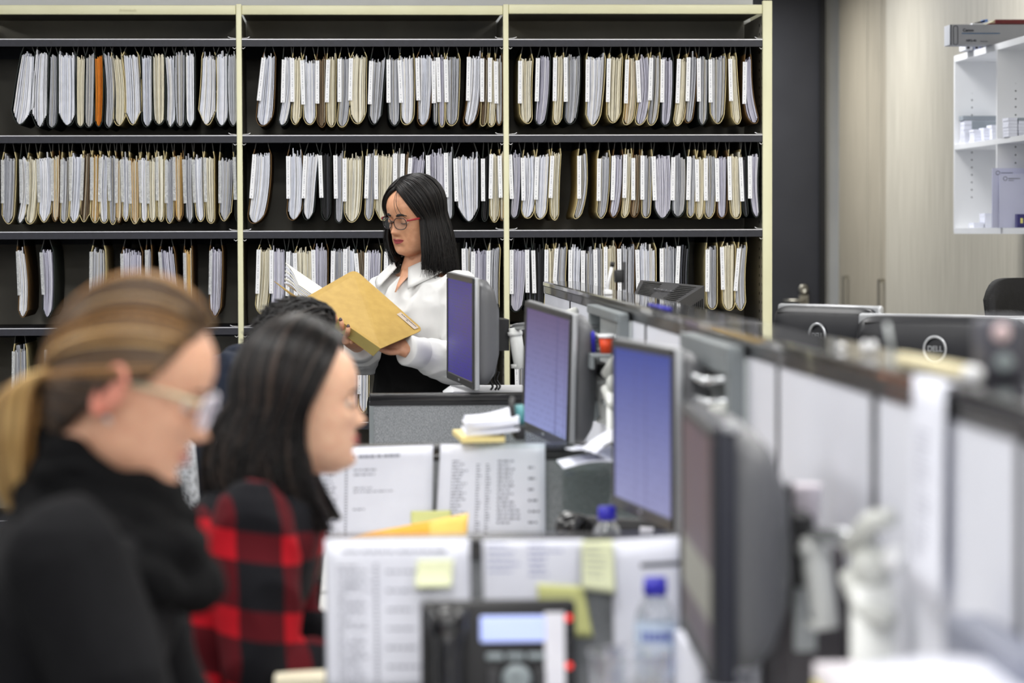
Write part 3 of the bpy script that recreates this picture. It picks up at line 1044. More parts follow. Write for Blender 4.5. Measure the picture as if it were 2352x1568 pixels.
def monitor(label, far, near, ztop, h, smat, rimmat, roll=0., tilt=.0, group='monitors on white arms', arm=True, post_dy=-.36, armlabel=None, deep=1.25):
    """screen faces the seated person; far/near: (x, y) of the two upright edges"""
    far, near = V((far[0], far[1], 0)), V((near[0], near[1], 0))
    w_ = (near - far).length
    ax = (near - far).normalized()            # local +x runs towards the camera
    ny = V((0, 0, 1)).cross(ax)               # local +y points behind the screen (to the right)
    c = (far + near) / 2 + V((0, 0, ztop - h / 2))
    R = Matrix(((ax.x, ny.x, 0), (ax.y, ny.y, 0), (0, 0, 1)))
    R = R @ Matrix.Rotation(roll, 3, 'Y') @ Matrix.Rotation(tilt, 3, 'X')
    t = thing('computer_monitor', label, 'monitor', c, R.to_euler(), group)
    hw_, hh = w_ / 2, h / 2
    b = .015
    mb = MB()
    for lo, hi in (((-hw_, 0, hh - b), (hw_, .006, hh)), ((-hw_, 0, -hh), (hw_, .006, -hh + b + .006)), ((-hw_, 0, -hh + b), (-hw_ + b, .006, hh - b)), ((hw_ - .009, 0, -hh + b), (hw_, .006, hh - b))):
        mb.b2(lo, hi, bev=.002)
    mb.build('bezel', m_bezel, t)
    s_ = MB().b2((-hw_ + b, .0025, -hh + b + .006), (hw_ - .009, .0058, hh - b))
    s_.build('screen', smat, t)
    rt = .014 if rimmat is m_rim else .024
    mb = MB().box((0, .006 + rt / 2, 0), (w_ + .003, rt, h + .003), bev=.004, seg=3)
    mb.build('silver_rim' if rimmat is m_rim else 'side_rim', rimmat, t)
    rings = []
    for yy, ix, iz in ((.016, .003, .004), (.044, .006, .008), (.058, .022, .03), (.070, .06, .075), (.078, .14, .11)):
        yy = .016 + (yy - .016) * deep
        rings.append((V((0, yy, .0)), V((hw_ - ix, 0, 0)), V((0, 0, hh - iz))))
    mb = MB().loft(rings, 40, 0, True, e=7)
    ca = mb.build('back_casing', m_case, t)
    mb = MB()
    for i in range(9):
        mb.box((hw_ - .075 - .009 * i, .016 + (.054 + .001 * i) * deep, hh - .10), (.003, .006, .05), mi=0)
    mb.build('vent_slots', m_slot, ca)
    MB().box((hw_ - .17, .016 + .062 * deep, -.05), (.05, .004, .04)).build('port_cover', m_slot, ca)
    if rimmat is m_rimd:
        MB().box((hw_ - .004, .026, hh + .001), (.016, .022, .010), bev=.003, seg=2).build('corner_highlight', m_rim, t)  # lit corner of the rim put in as an added silver block
    if rimmat is m_rim:
        MB().box((0, -.0005, -hh + .012), (.018, .002, .006)).build('badge', m_rim, t)
    if not arm:
        return t
    # arm that carries it
    W = lambda p: MW[t.name] @ V(p)
    k = W((.02, .078, -.01))
    aw = thing('articulated_stand', armlabel, 'monitor stand', (PX0 - .045, k.y + post_dy, .73), group='white monitor arms')
    MB().box((.06, .016 + .062 * deep + .013, -.01), (.10, .030, .085), M=MW[t.name]).build('mount_block', m_black, aw, True)
    e1 = W((.12, .135, -.040))
    e1.x = min(e1.x, PX0 - .055)
    mb = MB().tube([e1 + V((0, 0, .050)), e1 + V((.004, -.004, .01)), e1 + V((.014, -.012, -.060))], [.017, .018, .016], 14)
    for zz in (.040, -.048):
        q = e1 + V((.004 - zz * .1, -.004, zz))
        mb.tube([q, q + V((.0008, 0, -.010))], .0205, 14)
    mb.build('pivot_sleeve', m_arm, aw, True)
    pz = V((PX0 - .045, k.y + post_dy, 0))
    MB().tube([e1 + V((0, 0, .052)), e1.lerp(V((pz.x, pz.y, e1.z)), .5) + V((0, 0, .066)), V((pz.x, pz.y, e1.z + .066))], .010, 8).build('link_bar', m_silver, aw, True)
    kz = e1.z + .044
    mb = MB().ball((pz.x, pz.y, kz), (.025, .027, .026), 16)
    mb.tube([V((pz.x - .02, pz.y + .02, kz + .02)), V((pz.x - .005, pz.y - .02, kz + .052)), V((pz.x + .012, pz.y - .045, kz + .06))], [.014, .013, .011], 10)
    mb.tube([V((pz.x - .02, pz.y + .02, kz - .01)), V((pz.x - .01, pz.y - .01, kz - .048)), V((pz.x + .012, pz.y - .04, kz - .056))], [.015, .014, .012], 10)
    mb.build('clamp_joint', mat('joint_grey', (196, 198, 194), .45, bump=(300, .05)), aw, True)
    MB().ball((pz.x + .020, pz.y - .03, kz + .012), (.015, .014, .015), 14).build('knob', m_white, aw, True)
    mb = MB().loft([(V((pz.x, pz.y, zz)), V((.024, 0, 0)), V((0, .02, 0))) for zz in (.745, .9, kz - .02)], 16, e=4)
    mb.build('post', m_arm, aw, True)
    MB().box((pz.x - .02, pz.y, .738), (.10, .11, .016), bev=.004).build('base_plate', m_arm, aw, True)
    return t


s1 = screen_mat('screen_violet_list', (60, 48, 134), (60, 50, 140), .8, 110)
s2 = screen_mat('screen_lilac_page', (104, 88, 128), (150, 158, 214), .12, 70, ((.09, .008), (.16, .004)))
s3 = screen_mat('screen_blue_page', (62, 76, 160), (150, 152, 198), .12, 70, ((.03, .006), (-.05, .004)))
s4 = screen_mat('screen_dim_page', (104, 84, 88), (96, 88, 92), .1, 60, ((.0, .01),), (-.02, -.085, (142, 140, 130)))
MON1 = monitor('monitor with violet text list behind the farthest divider, beside the standing woman', (.278, 8.065), (.332, 7.62), 1.348, .300, s1, m_rim, radians(1.2),
               armlabel='white arm of farthest monitor, the one showing violet text')
MON2 = monitor('monitor with pale lilac screen above the middle divider and white papers', (.412, 6.71), (.489, 6.32), 1.295, .305, s2, m_rim, radians(3.), tilt=radians(-1),
               armlabel='white arm of monitor with the pale lilac screen')
MON3 = monitor('monitor with blue screen behind the nearest divider, above blue capped bottle', (.472, 5.09), (.528, 4.63), 1.276, .302, s3, m_rim, 0,
               armlabel='white arm behind the blue screened monitor')
MON4 = monitor('nearest monitor, large and blurred, with navy edge and dim brownish screen', (.441, 3.77), (.4185, 3.27), 1.240, .300, s4, m_rimd, 0, post_dy=-.36, deep=1.5,
               armlabel='blurred white arm and post nearest the camera')

# ------------------------------------------------------------------ monitors across the screen, seen from behind
m_backblk = mat('monitor_back_black', (21, 22, 28), .4, bump=(600, .04))


def back_monitor(label, pl, Yl, yaw, w_, ztop, h):
    c = P(pl, 720, Yl)
    ax = V((cos(yaw), -sin(yaw), 0))
    cc = V((c.x, c.y, ztop - h / 2)) + ax * (w_ / 2)
    R = Matrix.Rotation(-yaw, 3, 'Z')
    t = thing('computer_monitor', label, 'monitor', cc, R.to_euler(), 'black monitors seen from behind')
    hw_, hh = w_ / 2, h / 2
    mb = MB().box((0, .022, 0), (w_, .02, h), bev=.008, seg=3)
    mb.build('silver_rim', m_rim, t)
    mb = MB().box((0, .034, 0), (w_ - .02, .006, h - .02))
    mb.build('screen', m_slot, t)
    rings = [(V((0, yy, 0)), V((hw_ - ix, 0, 0)), V((0, 0, hh - iz))) for yy, ix, iz in ((.012, .001, .003), (-.002, .004, .006), (-.014, .02, .03), (-.02, .1, .1))]
    b_ = MB().loft(rings, 40, 0, True, e=9).build('back_casing', m_backblk, t)
    MB().box((0, -.006, hh - .024), (w_ * .86, .008, .005)).build('vent_slots', m_slot, b_)
    q = MB()
    zc = .072
    q.tube([V((.030 * cos(a), -.0215, zc + .030 * sin(a))) for a in [2 * pi * i / 40 for i in range(40)]], .0034, 8, closed=True)
    q.join(text_mb('DELL', .019, frame((0, -.0212, zc), (1, 0, 0), (0, 0, 1), (0, -1, 0)), bold=True))
    q.build('round_badge', m_rim, b_)
    MB().b2((-.03, -.01, -hh - (cc.z - hh - .745) ), (.03, .01, -hh + .12)).build('stand_neck', m_backblk, t)
    MB().b2((-.11, -.09, .73 - cc.z), (.11, .09, .748 - cc.z), bev=.004).build('stand_base', m_backblk, t)
    return t


back_monitor('black monitor seen from behind, left of the pair, partly hidden, white ring badge', 1776, 7.36, radians(57), .385, 1.279, .30)
back_monitor('black monitor seen from behind, right of the pair, wider, full ring badge showing', 1964, 7.02, radians(41), .475, 1.262, .31)

# boxy vented casing beyond the screen
t = thing('display_casing', 'dark grey boxy vented equipment casing behind the far end of the white screen', 'equipment', (.97, 8.5, .73))
A, B, C_, D_ = P(1471, 643, 8.62), P(1618, 656, 8.52), P(1549, 699, 8.22), P(1455, 678, 8.30)
zb_ = .76
lo4 = [V((p.x, p.y, zb_)) for p in (A, B, C_, D_)]
mb = MB().add([A, B, C_, D_] + lo4, [(0, 1, 2, 3), (4, 7, 6, 5), (3, 2, 6, 7), (2, 1, 5, 6), (1, 0, 4, 5), (0, 3, 7, 4)])
body = mb.build('casing', m_dark, t, True)
nrm = (B - A).cross(D_ - A).normalized()
if nrm.z < 0:
    nrm = -nrm
bl = lambda u, v: A.lerp(B, u).lerp(D_.lerp(C_, u), v) + nrm * .0012
for u0, u1 in ((.06, .36), (.64, .92)):
    mb = MB()
    for i in range(9):
        v0 = .10 + i * .088
        mb.add([bl(u0, v0), bl(u1, v0), bl(u1, v0 + .045), bl(u0, v0 + .045)], [(0, 1, 2, 3)])
    mb.build('vent_slots', m_slot, body, True)
ux = (bl(.6, .5) - bl(.4, .5)).normalized()
vy = (bl(.5, .3) - bl(.5, .7)).normalized()
q = text_mb('DELL', .030, frame(bl(.5, .47) + nrm * .001, ux, vy, nrm), bold=True)
q.build('raised_badge', m_case, body, True)
mb = MB()
for i in range(14):
    u = .08 + i * .064
    p = C_.lerp(B, u) + V((.001, -.001, -.035))
    mb.b2((p.x, p.y - .001, p.z - .12), (p.x + .002, p.y + .003, p.z))
mb.build('side_slots', m_slot, body, True)
MB().b2((A.x - .0, 8.2, .73), (B.x, 8.62, .762)).build('base', m_dark, t, True)
# ------------------------------------------------------------------ desk phones
m_lcd = glow('phone_lcd', (176, 190, 246), .55)
m_key = mat('phone_key', (150, 160, 164), .4, var=(30, (140, 150, 154)))
m_led = glow('phone_led_red', (250, 60, 54), .8)
m_labw = mat('phone_label_white', (238, 238, 246), .6, var=(20, (230, 230, 240)))


def desk_phone(label, loc, rx, rz, lit=True):
    t = thing('desk_phone', label, 'telephone', loc, (rx, 0, rz), 'black desk phones')
    # local: x across, z up the face, y away from the user
    W_, H_ = .215, .215
    mb = MB().box((0, .018, H_ / 2), (W_, .036, H_), bev=.008, seg=3)
    body = mb.build('body', m_black, t)
    # handset on the left
    hx = -W_ / 2 + .036
    pts = catmull([V((hx, -.022, H_ - .012)), V((hx, -.036, H_ - .05)), V((hx, -.034, H_ * .5)), V((hx, -.036, .05)), V((hx, -.022, .012))], 5)
    rs = []
    for i in range(len(pts)):
        q = abs(i / (len(pts) - 1) - .5) * 2
        rs.append((.019 + .012 * max(0, q - .45) / .55, .013 + .006 * max(0, q - .5)))
    MB().tube(pts, rs, 14, flat=(1, 0, 0)).build('handset', mat('handset_gloss', (26, 26, 29), .22, coat=.4, var=(20, (22, 22, 25))), t)
    MB().ball((hx, -.036, H_ - .032), (.027, .014, .026), 18).build('earpiece', mat('handset_gloss', (26, 26, 29), .22), t)
    MB().ball((hx, -.036, .032), (.026, .014, .024), 18).build('mouthpiece', mat('handset_gloss', (26, 26, 29), .22), t)
    MB().box((hx, -.004, H_ / 2), (.052, .012, H_ - .02), bev=.004).build('cradle', m_slot, t)
    MB().box((.019, -.002, H_ - .040), (.090, .006, .036), bev=.002).build('lcd', m_lcd if lit else m_slot, t)
    for i in range(3):
        MB().box((-.006 + i * .029, -.002, H_ - .078), (.025, .008, .009), bev=.002).build('soft_key', m_key, t)
    MB().lathe([(.0, .004), (.010, .006), (.019, .004), (.021, -.002), (.0, -.002)], (.024, -.001, H_ - .109), 24, M=Matrix.Rotation(pi / 2, 4, 'X')).build('round_pad', m_key, t)
    for sx in (-1, 1):
        MB().box((.024 + sx * .033, -.001, H_ - .109), (.018, .006, .03), bev=.003).build('side_key', m_dark, t)
    for i in range(3):
        for j in range(4):
            MB().box((-.006 + i * .024, -.002, H_ - .146 - j * .018), (.019, .008, .011), bev=.002).build('number_key', m_key, t)
    MB().box((W_ / 2 - .030, -.001, H_ - .085), (.028, .003, .135)).build('button_label', m_labw, t)
    for j in range(8):
        zz = H_ - .026 - j * .0165
        MB().lathe([(0, .003), (.0042, .003), (.005, 0), (0, 0)], (W_ / 2 - .0105, -.001, zz), 12, M=Matrix.Rotation(pi / 2, 4, 'X')).build('line_button', m_led if lit and j in (0, 4) else m_dark, t)
    MB().box((0, .07, .05), (.16, .09, .012), rot=(radians(-35), 0, 0)).build('stand_foot', m_black, t)
    return t


a, b = P(962, 1376, 3.93), P(1326, 1376, 3.93)
sc_ = (b.x - a.x) / .215
ph = desk_phone('blurred black desk phone with lit display in front of nearest divider', ((a.x + b.x) / 2, 3.90, a.z - .215), radians(-6), 0)
c = P(1362, 1250, 5.22)
desk_phone('black desk phone half hidden behind blue capped bottle near middle divider', (c.x, 5.22, .735), radians(-20), radians(-35), False)
# riser that lifts the near phone
z_ = a.z - .215
mb = MB().b2(((a.x + b.x) / 2 - .13, 3.85, .73), ((a.x + b.x) / 2 + .13, 4.04, z_ - .001), bev=.004)
solo('phone_riser', 'black plastic riser under the nearest desk phone', 'stand', mb, m_black)

# ------------------------------------------------------------------ bottles
m_clearp = mat('bottle_clear', (236, 242, 248), .08, spec=.6, trans=.85, alpha=.55)
m_capb = mat('cap_blue', (40, 36, 176), .4, var=(20, (36, 32, 160)))
m_lab = mat('bottle_label', (196, 214, 240), .5, alpha=.8, var=(50, (206, 222, 244)))
m_labt = mat('bottle_label_print', (70, 84, 170), .5)


def bottle(label, x, y, z0, h, withlab):
    t = thing('water_bottle', label, 'bottle', (x, y, z0), group='blue capped water bottles')
    r_ = .029
    k = h / .235
    pr = [(.0, .0), (.026, 0), (r_, .008), (r_, .04), (r_ - .002, .05), (r_, .06), (r_, .176), (r_ - .003, .188), (.021, .200), (.0145, .208), (.0125, .213), (.0125, .221), (0, .221)]
    MB().lathe([(a_, b_ * k) for a_, b_ in pr], n=28).build('bottle_body', m_clearp, t)
    MB().lathe([(0, .212 * k), (.0165, .212 * k), (.0168, .222 * k), (.0155, .235 * k), (0, .235 * k)], n=24).build('cap', m_capb, t)
    if withlab:
        L_ = MB().lathe([(r_ + .0004, .110 * k), (r_ + .0006, .111 * k), (r_ + .0006, .176 * k), (r_ + .0004, .177 * k)], n=28).build('paper_label', m_lab, t)
        mb = MB()
        rr = random.Random(3)
        for zz, hh in ((.156, .012), (.125, .010)):
            for i in range(6):
                a0 = -pi / 2 - .75 + i * .26
                vs = []
                for aa in (a0, a0 + .17):
                    for z in (zz * k, (zz + hh) * k):
                        vs.append(V(((r_ + .0012) * cos(aa), (r_ + .0012) * sin(aa), z)))
                mb.add(vs, [(0, 2, 3, 1)])
        mb.build('label_lettering', m_labt, L_)
    return t


c = P(1505, 1325, 3.92)
bottle('blurred water bottle with pale blue label left of the nearest monitor', c.x, 3.92, .732, c.z - .732, True)
c = P(1394, 1162, 5.0)
bottle('water bottle with blue cap rising above the nearest divider', c.x, 5.0, .732, c.z - .732, False)
# clear container
c = P(1447, 1494, 3.55)
t = thing('clear_container', 'clear empty plastic tumbler in front of water bottle at bottom edge', 'cup', (c.x, 3.55, .732))
h_ = c.z - .732
mb = MB().lathe([(.0, 0), (.042, 0), (.044, .004), (.053, h_ - .004), (.055, h_), (.051, h_), (.049, h_ - .006), (.041, .008), (0, .006)], n=32)
mb.build('tumbler', mat('tumbler_clear', (240, 242, 248), .06, spec=.6, trans=.9, alpha=.42), t)

# ------------------------------------------------------------------ folders and papers in the cells
m_manila = mat('manila_bright', (232, 190, 92), .7, var=(14, (224, 178, 78)))
m_amber = mat('manila_amber', (222, 160, 30), .7, var=(14, (212, 150, 24)))
fn = quad_fn(P(778, 1236, 5.25), P(1072, 1182, 5.32), P(1074, 1300, 5.22), P(780, 1345, 5.15), V((0, -.94, .34)), .006)
mb = MB().sheet(fn, 10, 6, .004)
mb.b2((P(778, 1236, 5.25).x + .01, 5.18, .731), (P(1074, 1300, 5.22).x - .02, 5.26, .90), mi=1)
solo('document_folder', 'amber manila folder propped upright behind the nearest divider', 'folder', mb, [m_amber, m_manila])
fn = quad_fn(P(985, 1197, 5.21), P(1076, 1178, 5.24), P(1070, 1262, 5.17), P(985, 1270, 5.14), V((0, -.94, .34)), .003)
solo('paper_sheet', 'light buff sheet at right end of the amber folder', 'paper', MB().sheet(fn, 6, 4, .001), m_manila)
# stack of folders at the bottom edge of the desk
c0, c1 = P(636, 1517, 4.36), P(756, 1517, 4.36)
nst = 4
for i in range(nst):
    z1 = c0.z - i * .0235
    mb = MB().b2((c0.x + .003 * i, 4.2, z1 - .022), (c1.x + .05, 4.50, z1 - .001), bev=.002)
    lb = ['cream folder on top of the stack at the bottom edge', 'amber folder second in the stack at the bottom edge', 'cream folder third in the stack at the bottom edge', 'amber folder lowest of the stack at the bottom edge'][i]
    solo('document_folder', lb, 'folder', mb, [mat('folder_cream_top', (240, 232, 208), .7, var=(10, (234, 225, 198))), m_manila][i % 2], 'stacked folders at bottom edge')
mb = MB().b2((c0.x + .012, 4.2, .731), (c1.x + .05, 4.50, c0.z - nst * .0235))
solo('archive_box', 'brown flat archive box under the stacked folders', 'box', mb, FM['b'])

# acrylic shelf resting on the middle divider, with papers and tape dispenser
m_acr = lens_mat('acrylic_clear', (249, 252, 251), .07)
z_ = 1.033
mb = MB()
pa, pb = P(1100, 1004, 5.72), P(1295, 1018, 5.72)
mb.b2((pa.x - .005, 5.70, z_), (pb.x + .02, 6.12, z_ + .005), bev=.001)
solo('acrylic_shelf', 'clear acrylic shelf resting on the middle divider', 'shelf', mb, m_acr)
rr = random.Random(8)
fn = quad_fn(P(1043, 992, 5.93), P(1150, 985, 6.1), P(1152, 1006, 5.78), P(1060, 1006, 5.78), V((0, 0, 1)))
mb = MB()
mb.prism([V((P(1044, 990, 5.9).x, 6.02, 1.0385)), V((P(1060, 1000, 5.8).x, 5.78, 1.0385)), V((P(1160, 1000, 5.8).x, 5.80, 1.0385)), V((P(1165, 990, 5.95).x, 6.06, 1.0385))], (0, 0, .011))
solo('document_folder', 'yellow edged folder under the white papers on acrylic shelf', 'folder', mb, mat('folder_yellow_edge', (240, 222, 160), .7, var=(10, (234, 214, 146))))
for i in range(4):
    z0 = 1.0500 + i * .0075
    xa, xb = P(1068 + i * 1.5, 985, 5.85).x, P(1186, 985, 5.9).x
    a_ = rr.uniform(-.05, .05)
    f_ = lambda u, v, z0=z0, xa=xa, xb=xb, a_=a_: (V((xa + (xb - xa) * u + a_ * .05 * v, 5.80 + .22 * v + a_ * .1 * u, z0 + .004 + .020 * u * u * (.5 + .5 * v))), V((0, 0, 1)))
    solo('paper_bundle', ['white paper bundle lying directly on the yellow edged folder', 'second white paper bundle up on the acrylic shelf', 'third white paper bundle up on the acrylic shelf', 'topmost white paper bundle on the acrylic shelf'][i],
         'paper', MB().sheet(f_, 8, 6, .0065), m_paper, 'white papers on the acrylic shelf')
# tape dispenser
c = P(1187, 990, 5.88)
t = thing('tape_dispenser', 'teal and black tape dispenser between papers and lilac monitor', 'tape dispenser', (c.x, 5.88, 1.0385))
MB().box((.002, -.03, .018), (.022, .10, .03), bev=.004, seg=2).build('dispenser_body', m_black, t)
MB().lathe([(.008, -.009), (.023, -.009), (.023, .009), (.008, .009)], (.004, -.02, .05), 22, M=Matrix.Rotation(pi / 2, 4, 'Y')).build('tape_roll', mat('teal_plastic', (84, 150, 156), .35, var=(20, (76, 140, 146))), t)
MB().tube([V((-.008, -.06, .03)), V((-.014, -.05, .075)), V((-.01, -.02, .085))], .006, 8).build('lever', m_black, t)
# crumpled papers on a lower acrylic plate beside the lilac monitor
c = P(1340, 1030, 5.62)
mb = MB().b2((P(1286, 1035, 5.6).x, 5.45, 1.0), (.60, 5.80, 1.005))
mb.b2((P(1286, 1035, 5.6).x + .02, 5.785, .735), (.60, 5.80, 1.0), mi=0)
mb.b2((.58, 5.46, .735), (.60, 5.785, 1.0), mi=0)
solo('acrylic_stand', 'clear acrylic stand holding loose white papers left of blue monitor', 'stand', mb, m_acr)
for i, (px0, px1, py, rot, sh_) in enumerate(((1284, 1400, 1032, .2, .0), (1305, 1410, 1012, -.4, .02), (1325, 1420, 1000, .6, .04))):
    xa, xb = P(px0, py, 5.65).x, P(px1, py, 5.65).x
    f_ = lambda u, v, xa=xa, xb=xb, i=i: (V((xa + (xb - xa) * u, 5.52 + .01 * i + .2 * v, 1.0065 + .010 * i + (.014 + .012 * i) * (abs(sin(2.2 * u + i * 1.3)) * (1 - .5 * v) + .6 * v * u))), V((0, 0, 1)))
    solo('loose_paper', ['lowest', 'middle', 'topmost'][i] + ' of the loose curled white papers left of blue monitor', 'paper', MB().sheet(f_, 14, 8, .0008), m_paper, 'loose papers on the acrylic stand')

# white box behind the farthest divider
pa, pb = P(1024, 896, 7.80), P(1212, 896, 7.80)
zt_ = P(1100, 889, 7.95).z
mb = MB().prism([V((pa.x, 7.76, .732)), V((pb.x, 7.76, .732)), V((pb.x, 7.76, zt_)), V((pa.x + .022, 7.76, zt_)), V((pa.x, 7.76, zt_ - .016))], (0, .30, 0))
solo('white_box', 'low white box under the farthest monitor behind the divider', 'box', mb, m_white)
mb = MB()
for dx, ln in ((0, .05), (.012, .06), (.02, .05)):
    c = P(1128, 880, 7.75)
    mb.tube(catmull([V((c.x + dx, 7.78, zt_ + .002)), V((c.x + dx + .006, 7.78, zt_ + .012)), V((c.x + dx - .002, 7.80, zt_ + .028)), V((c.x + dx + .004, 7.80, zt_ + ln))], 4), .003, 6)
solo('monitor_cable', 'black cables hanging below the farthest monitor', 'cable', mb, m_black)

# cup and pens at the far tray
c = P(1395, 768, 6.28)
t = thing('paper_cup', 'small orange red cup with white rim on little grey bracket', 'cup', (.573, 6.30, c.z - .042))
MB().lathe([(0, 0), (.0135, 0), (.0165, .034), (0, .034)], n=24).build('cup_body', mat('cup_orange', (226, 74, 26), .45, var=(20, (214, 66, 22))), t)
MB().lathe([(0, .034), (.0180, .034), (.0190, .038), (.0180, .042), (.015, .042), (.013, .036), (0, .036)], n=24).build('rim', m_white, t)
mb = MB().b2((.535, 6.24, c.z - .050), (PX0 - .033, 6.36, c.z - .0425), bev=.002)
mb.b2((.535, 6.24, c.z - .075), (.540, 6.36, c.z - .05))
solo('wall_bracket', 'little grey bracket shelf under the orange cup', 'bracket', mb, m_grey)
q = P(1374, 800, 6.33)
mb = MB().tube([V((.548, 6.335, c.z - .042)), V((.546, 6.335, c.z + .0)), V((.5455, 6.335, c.z + .006))], [.005, .005, .002], 8)
solo('marker_pen', 'blue marker pen standing left of the orange cup', 'pen', mb, m_capb)

# ------------------------------------------------------------------ things on the ledge
LZ = PTOP + .0125
mb = MB().tube([V((.642, 3.27, LZ + .009)), V((.652, 2.95, LZ + .009))], .009, 16)
mb.tube([V((.652, 2.95, LZ + .009)), V((.6525, 2.93, LZ + .009))], .0095, 16, mi=1)
solo('paper_roll', 'cream paper roll with white end lying on the ledge', 'roll', mb, [mat('roll_cream', (222, 212, 176), .7, var=(20, (214, 203, 164))), m_white])
t = thing('desk_speaker', 'blurred dark grey speaker with pale pink dot on the ledge at right edge', 'speaker', (.702, 3.03, LZ))
MB().box((0, 0, .0325), (.05, .06, .065), bev=.007, seg=3).build('cabinet', mat('speaker_grey', (70, 70, 80), .5, bump=(400, .1)), t)
MB().lathe([(0, .001), (.008, .0015), (.011, .0), (0, -.001)], (-.003, -.0305, .018), 20, M=Matrix.Rotation(pi / 2, 4, 'X')).build('cone', m_key, t)
MB().lathe([(0, .001), (.010, .001), (.010, 0), (0, 0)], (-.006, -.0305, .050), 20, M=Matrix.Rotation(pi / 2, 4, 'X')).build('dot', mat('pink_dot', (236, 214, 216), .6, var=(20, (232, 206, 210))), t)
t = thing('ink_bottle', 'small dark pot with pale cap on ledge at the right edge of frame', 'pot', (.727, 2.86, LZ))
MB().lathe([(0, 0), (.016, 0), (.017, .012), (.017, .03), (.012, .036), (0, .036)], n=18).build('pot_body', m_black, t)
MB().lathe([(0, .036), (.011, .036), (.011, .046), (0, .046)], n=18).build('cap', m_key, t)
t = thing('binder_clip', 'white two lobed clip with black loop standing on the ledge', 'clip', (.668, 3.62, LZ))
for s in (-1, 1):
    MB().ball((s * .0055, 0, .0095), (.0052, .006, .0095), 12).build('lobe', m_white, t)
MB().tube([V((-.007, 0, .018)), V((-.005, 0, .027)), V((.004, 0, .027)), V((.007, 0, .018))], .0022, 6).build('loop', m_black, t)
mb = MB().tube([V((.672, 3.48, LZ + .0025)), V((.665, 3.484, LZ + .045))], .0028, 8)
mb.tube([V((.672, 3.48, LZ)), V((.672, 3.48, LZ + .003))], .006, 10)
solo('stylus', 'thin grey stylus standing upright on ledge right of the white clip', 'stylus', mb, m_greyl)
mb = MB().box((.660, 3.78, LZ + .004), (.010, .02, .008), bev=.003, seg=2)
solo('eraser', 'small white eraser on the ledge left of the white clip', 'eraser', mb, m_white)
mb = MB().tube([V((.632, 5.95, LZ + .004)), V((.636, 5.6, LZ + .004))], .004, 8)
solo('marker_pen', 'thin blue rod along the ledge in place of a reflection', 'pen', mb, m_capb)  # blue reflection in the ledge put in as a solid rod
# small clip lamp at the far part of the ledge
t = thing('clip_lamp', 'small white and black clip lamp standing on far ledge before the files', 'lamp', (.655, 7.1, LZ))
b0 = V((0, 0, 0))
MB().box((-.005, 0, .006), (.02, .03, .012), bev=.002).build('clip', m_white, t)
MB().tube([V((-.008, 0, .010)), V((-.002, 0, .04)), V((.006, 0, .075))], [.005, .0045, .004], 10).build('rod', m_white, t)
MB().tube([V((.005, 0, .07)), V((.007, 0, .082))], .006, 10).build('collar', m_black, t)
MB().box((.024, 0, .046), (.026, .03, .032), bev=.004, seg=2).build('lamp_head', m_black, t)
MB().b2((.033, -.02, .012), (.038, .02, .082)).build('reflector', m_dark, t)

# ------------------------------------------------------------------ near right corner
pa = P(1912, 1500, 2.55)
zt_ = pa.z
t = thing('printer', 'blurred grey and white printer top in the bottom right corner', 'printer', (.54, 2.45, .73))
MB().b2((.455, 2.28, .731), (.615, 2.66, zt_ - .05), bev=.008, seg=2).build('printer_body', m_arm, t, True)
mb = MB().prism([V((.52, 2.52, zt_ - .05)), V((.615, 2.28, zt_ - .05)), V((.620, 2.28, zt_ + .035)), V((.617, 2.45, zt_ + .02)), V((.545, 2.66, zt_ + .004))], (0, 0, .002))
MB().b2((.575, 2.40, zt_ - .05), (.617, 2.72, zt_ + .012), bev=.004, seg=2).build('rear_lid', mat('lid_grey', (128, 132, 148), .4, var=(8, (120, 124, 140))), t, True)
for i in range(3):
    f_ = lambda u, v, i=i: (V((.442 + .004 * i + .165 * u, 2.30 + .24 * v, zt_ - .046 + .013 * i + .012 * sin(pi * u) * v)), V((0, 0, 1)))
    solo('paper_bundle', ['lowest', 'middle', 'topmost'][i] + ' white paper bundle on the printer in the bottom right corner', 'paper', MB().sheet(f_, 8, 4, .012), m_paper, 'papers on the printer')
# tower, cup, tissue boxes around the nearest monitor
t = thing('computer_tower', 'dark grey computer case behind the nearest monitor arm', 'computer', (.565, 3.60, .73))
MB().b2((.535, 3.475, .731), (.612, 3.76, 1.075), bev=.006, seg=2).build('case', mat('tower_grey', (78, 74, 78), .5, bump=(300, .1)), t, True)
MB().b2((.548, 3.468, .95), (.575, 3.475, 1.06), bev=.001).build('front_strip', m_greyl, t, True)
t = thing('paper_cup', 'white paper cup on the dark computer case beside the nearest arm', 'cup', (.578, 3.58, 1.0765))
MB().lathe([(0, 0), (.016, 0), (.022, .066), (.0235, .070), (.021, .070), (.019, .064), (0, .060)], n=24).build('cup_body', mat('cup_white', (244, 238, 244), .6, var=(20, (240, 232, 240))), t)
t = thing('tissue_box', 'white box with grey print and red dot below the nearest monitor', 'box', (.50, 3.80, .73))
zz = P(1560, 1445, 3.9).z
MB().b2((.448, 3.62, .731), (.530, 3.90, zz), bev=.003).build('carton', m_paper, t, True)
mb = MB()
for i, (a0, b0, wv) in enumerate(((.40, .9, 0), (.36, .8, 0), (.30, .9, 0), (.24, .7, 0))):
    mb.b2((.453, 3.6185, zz - .03 - i * .02), (.453 + .07 * b0, 3.6195, zz - .022 - i * .02))
mb.build('carton_print', m_ink, t, True)
MB().lathe([(0, .001), (.008, .001), (.008, 0), (0, 0)], (.462, 3.619, zz - .012), 16, M=Matrix.Rotation(pi / 2, 4, 'X')).build('red_dot', mat('dot_red', (226, 60, 50), .5), t, True)
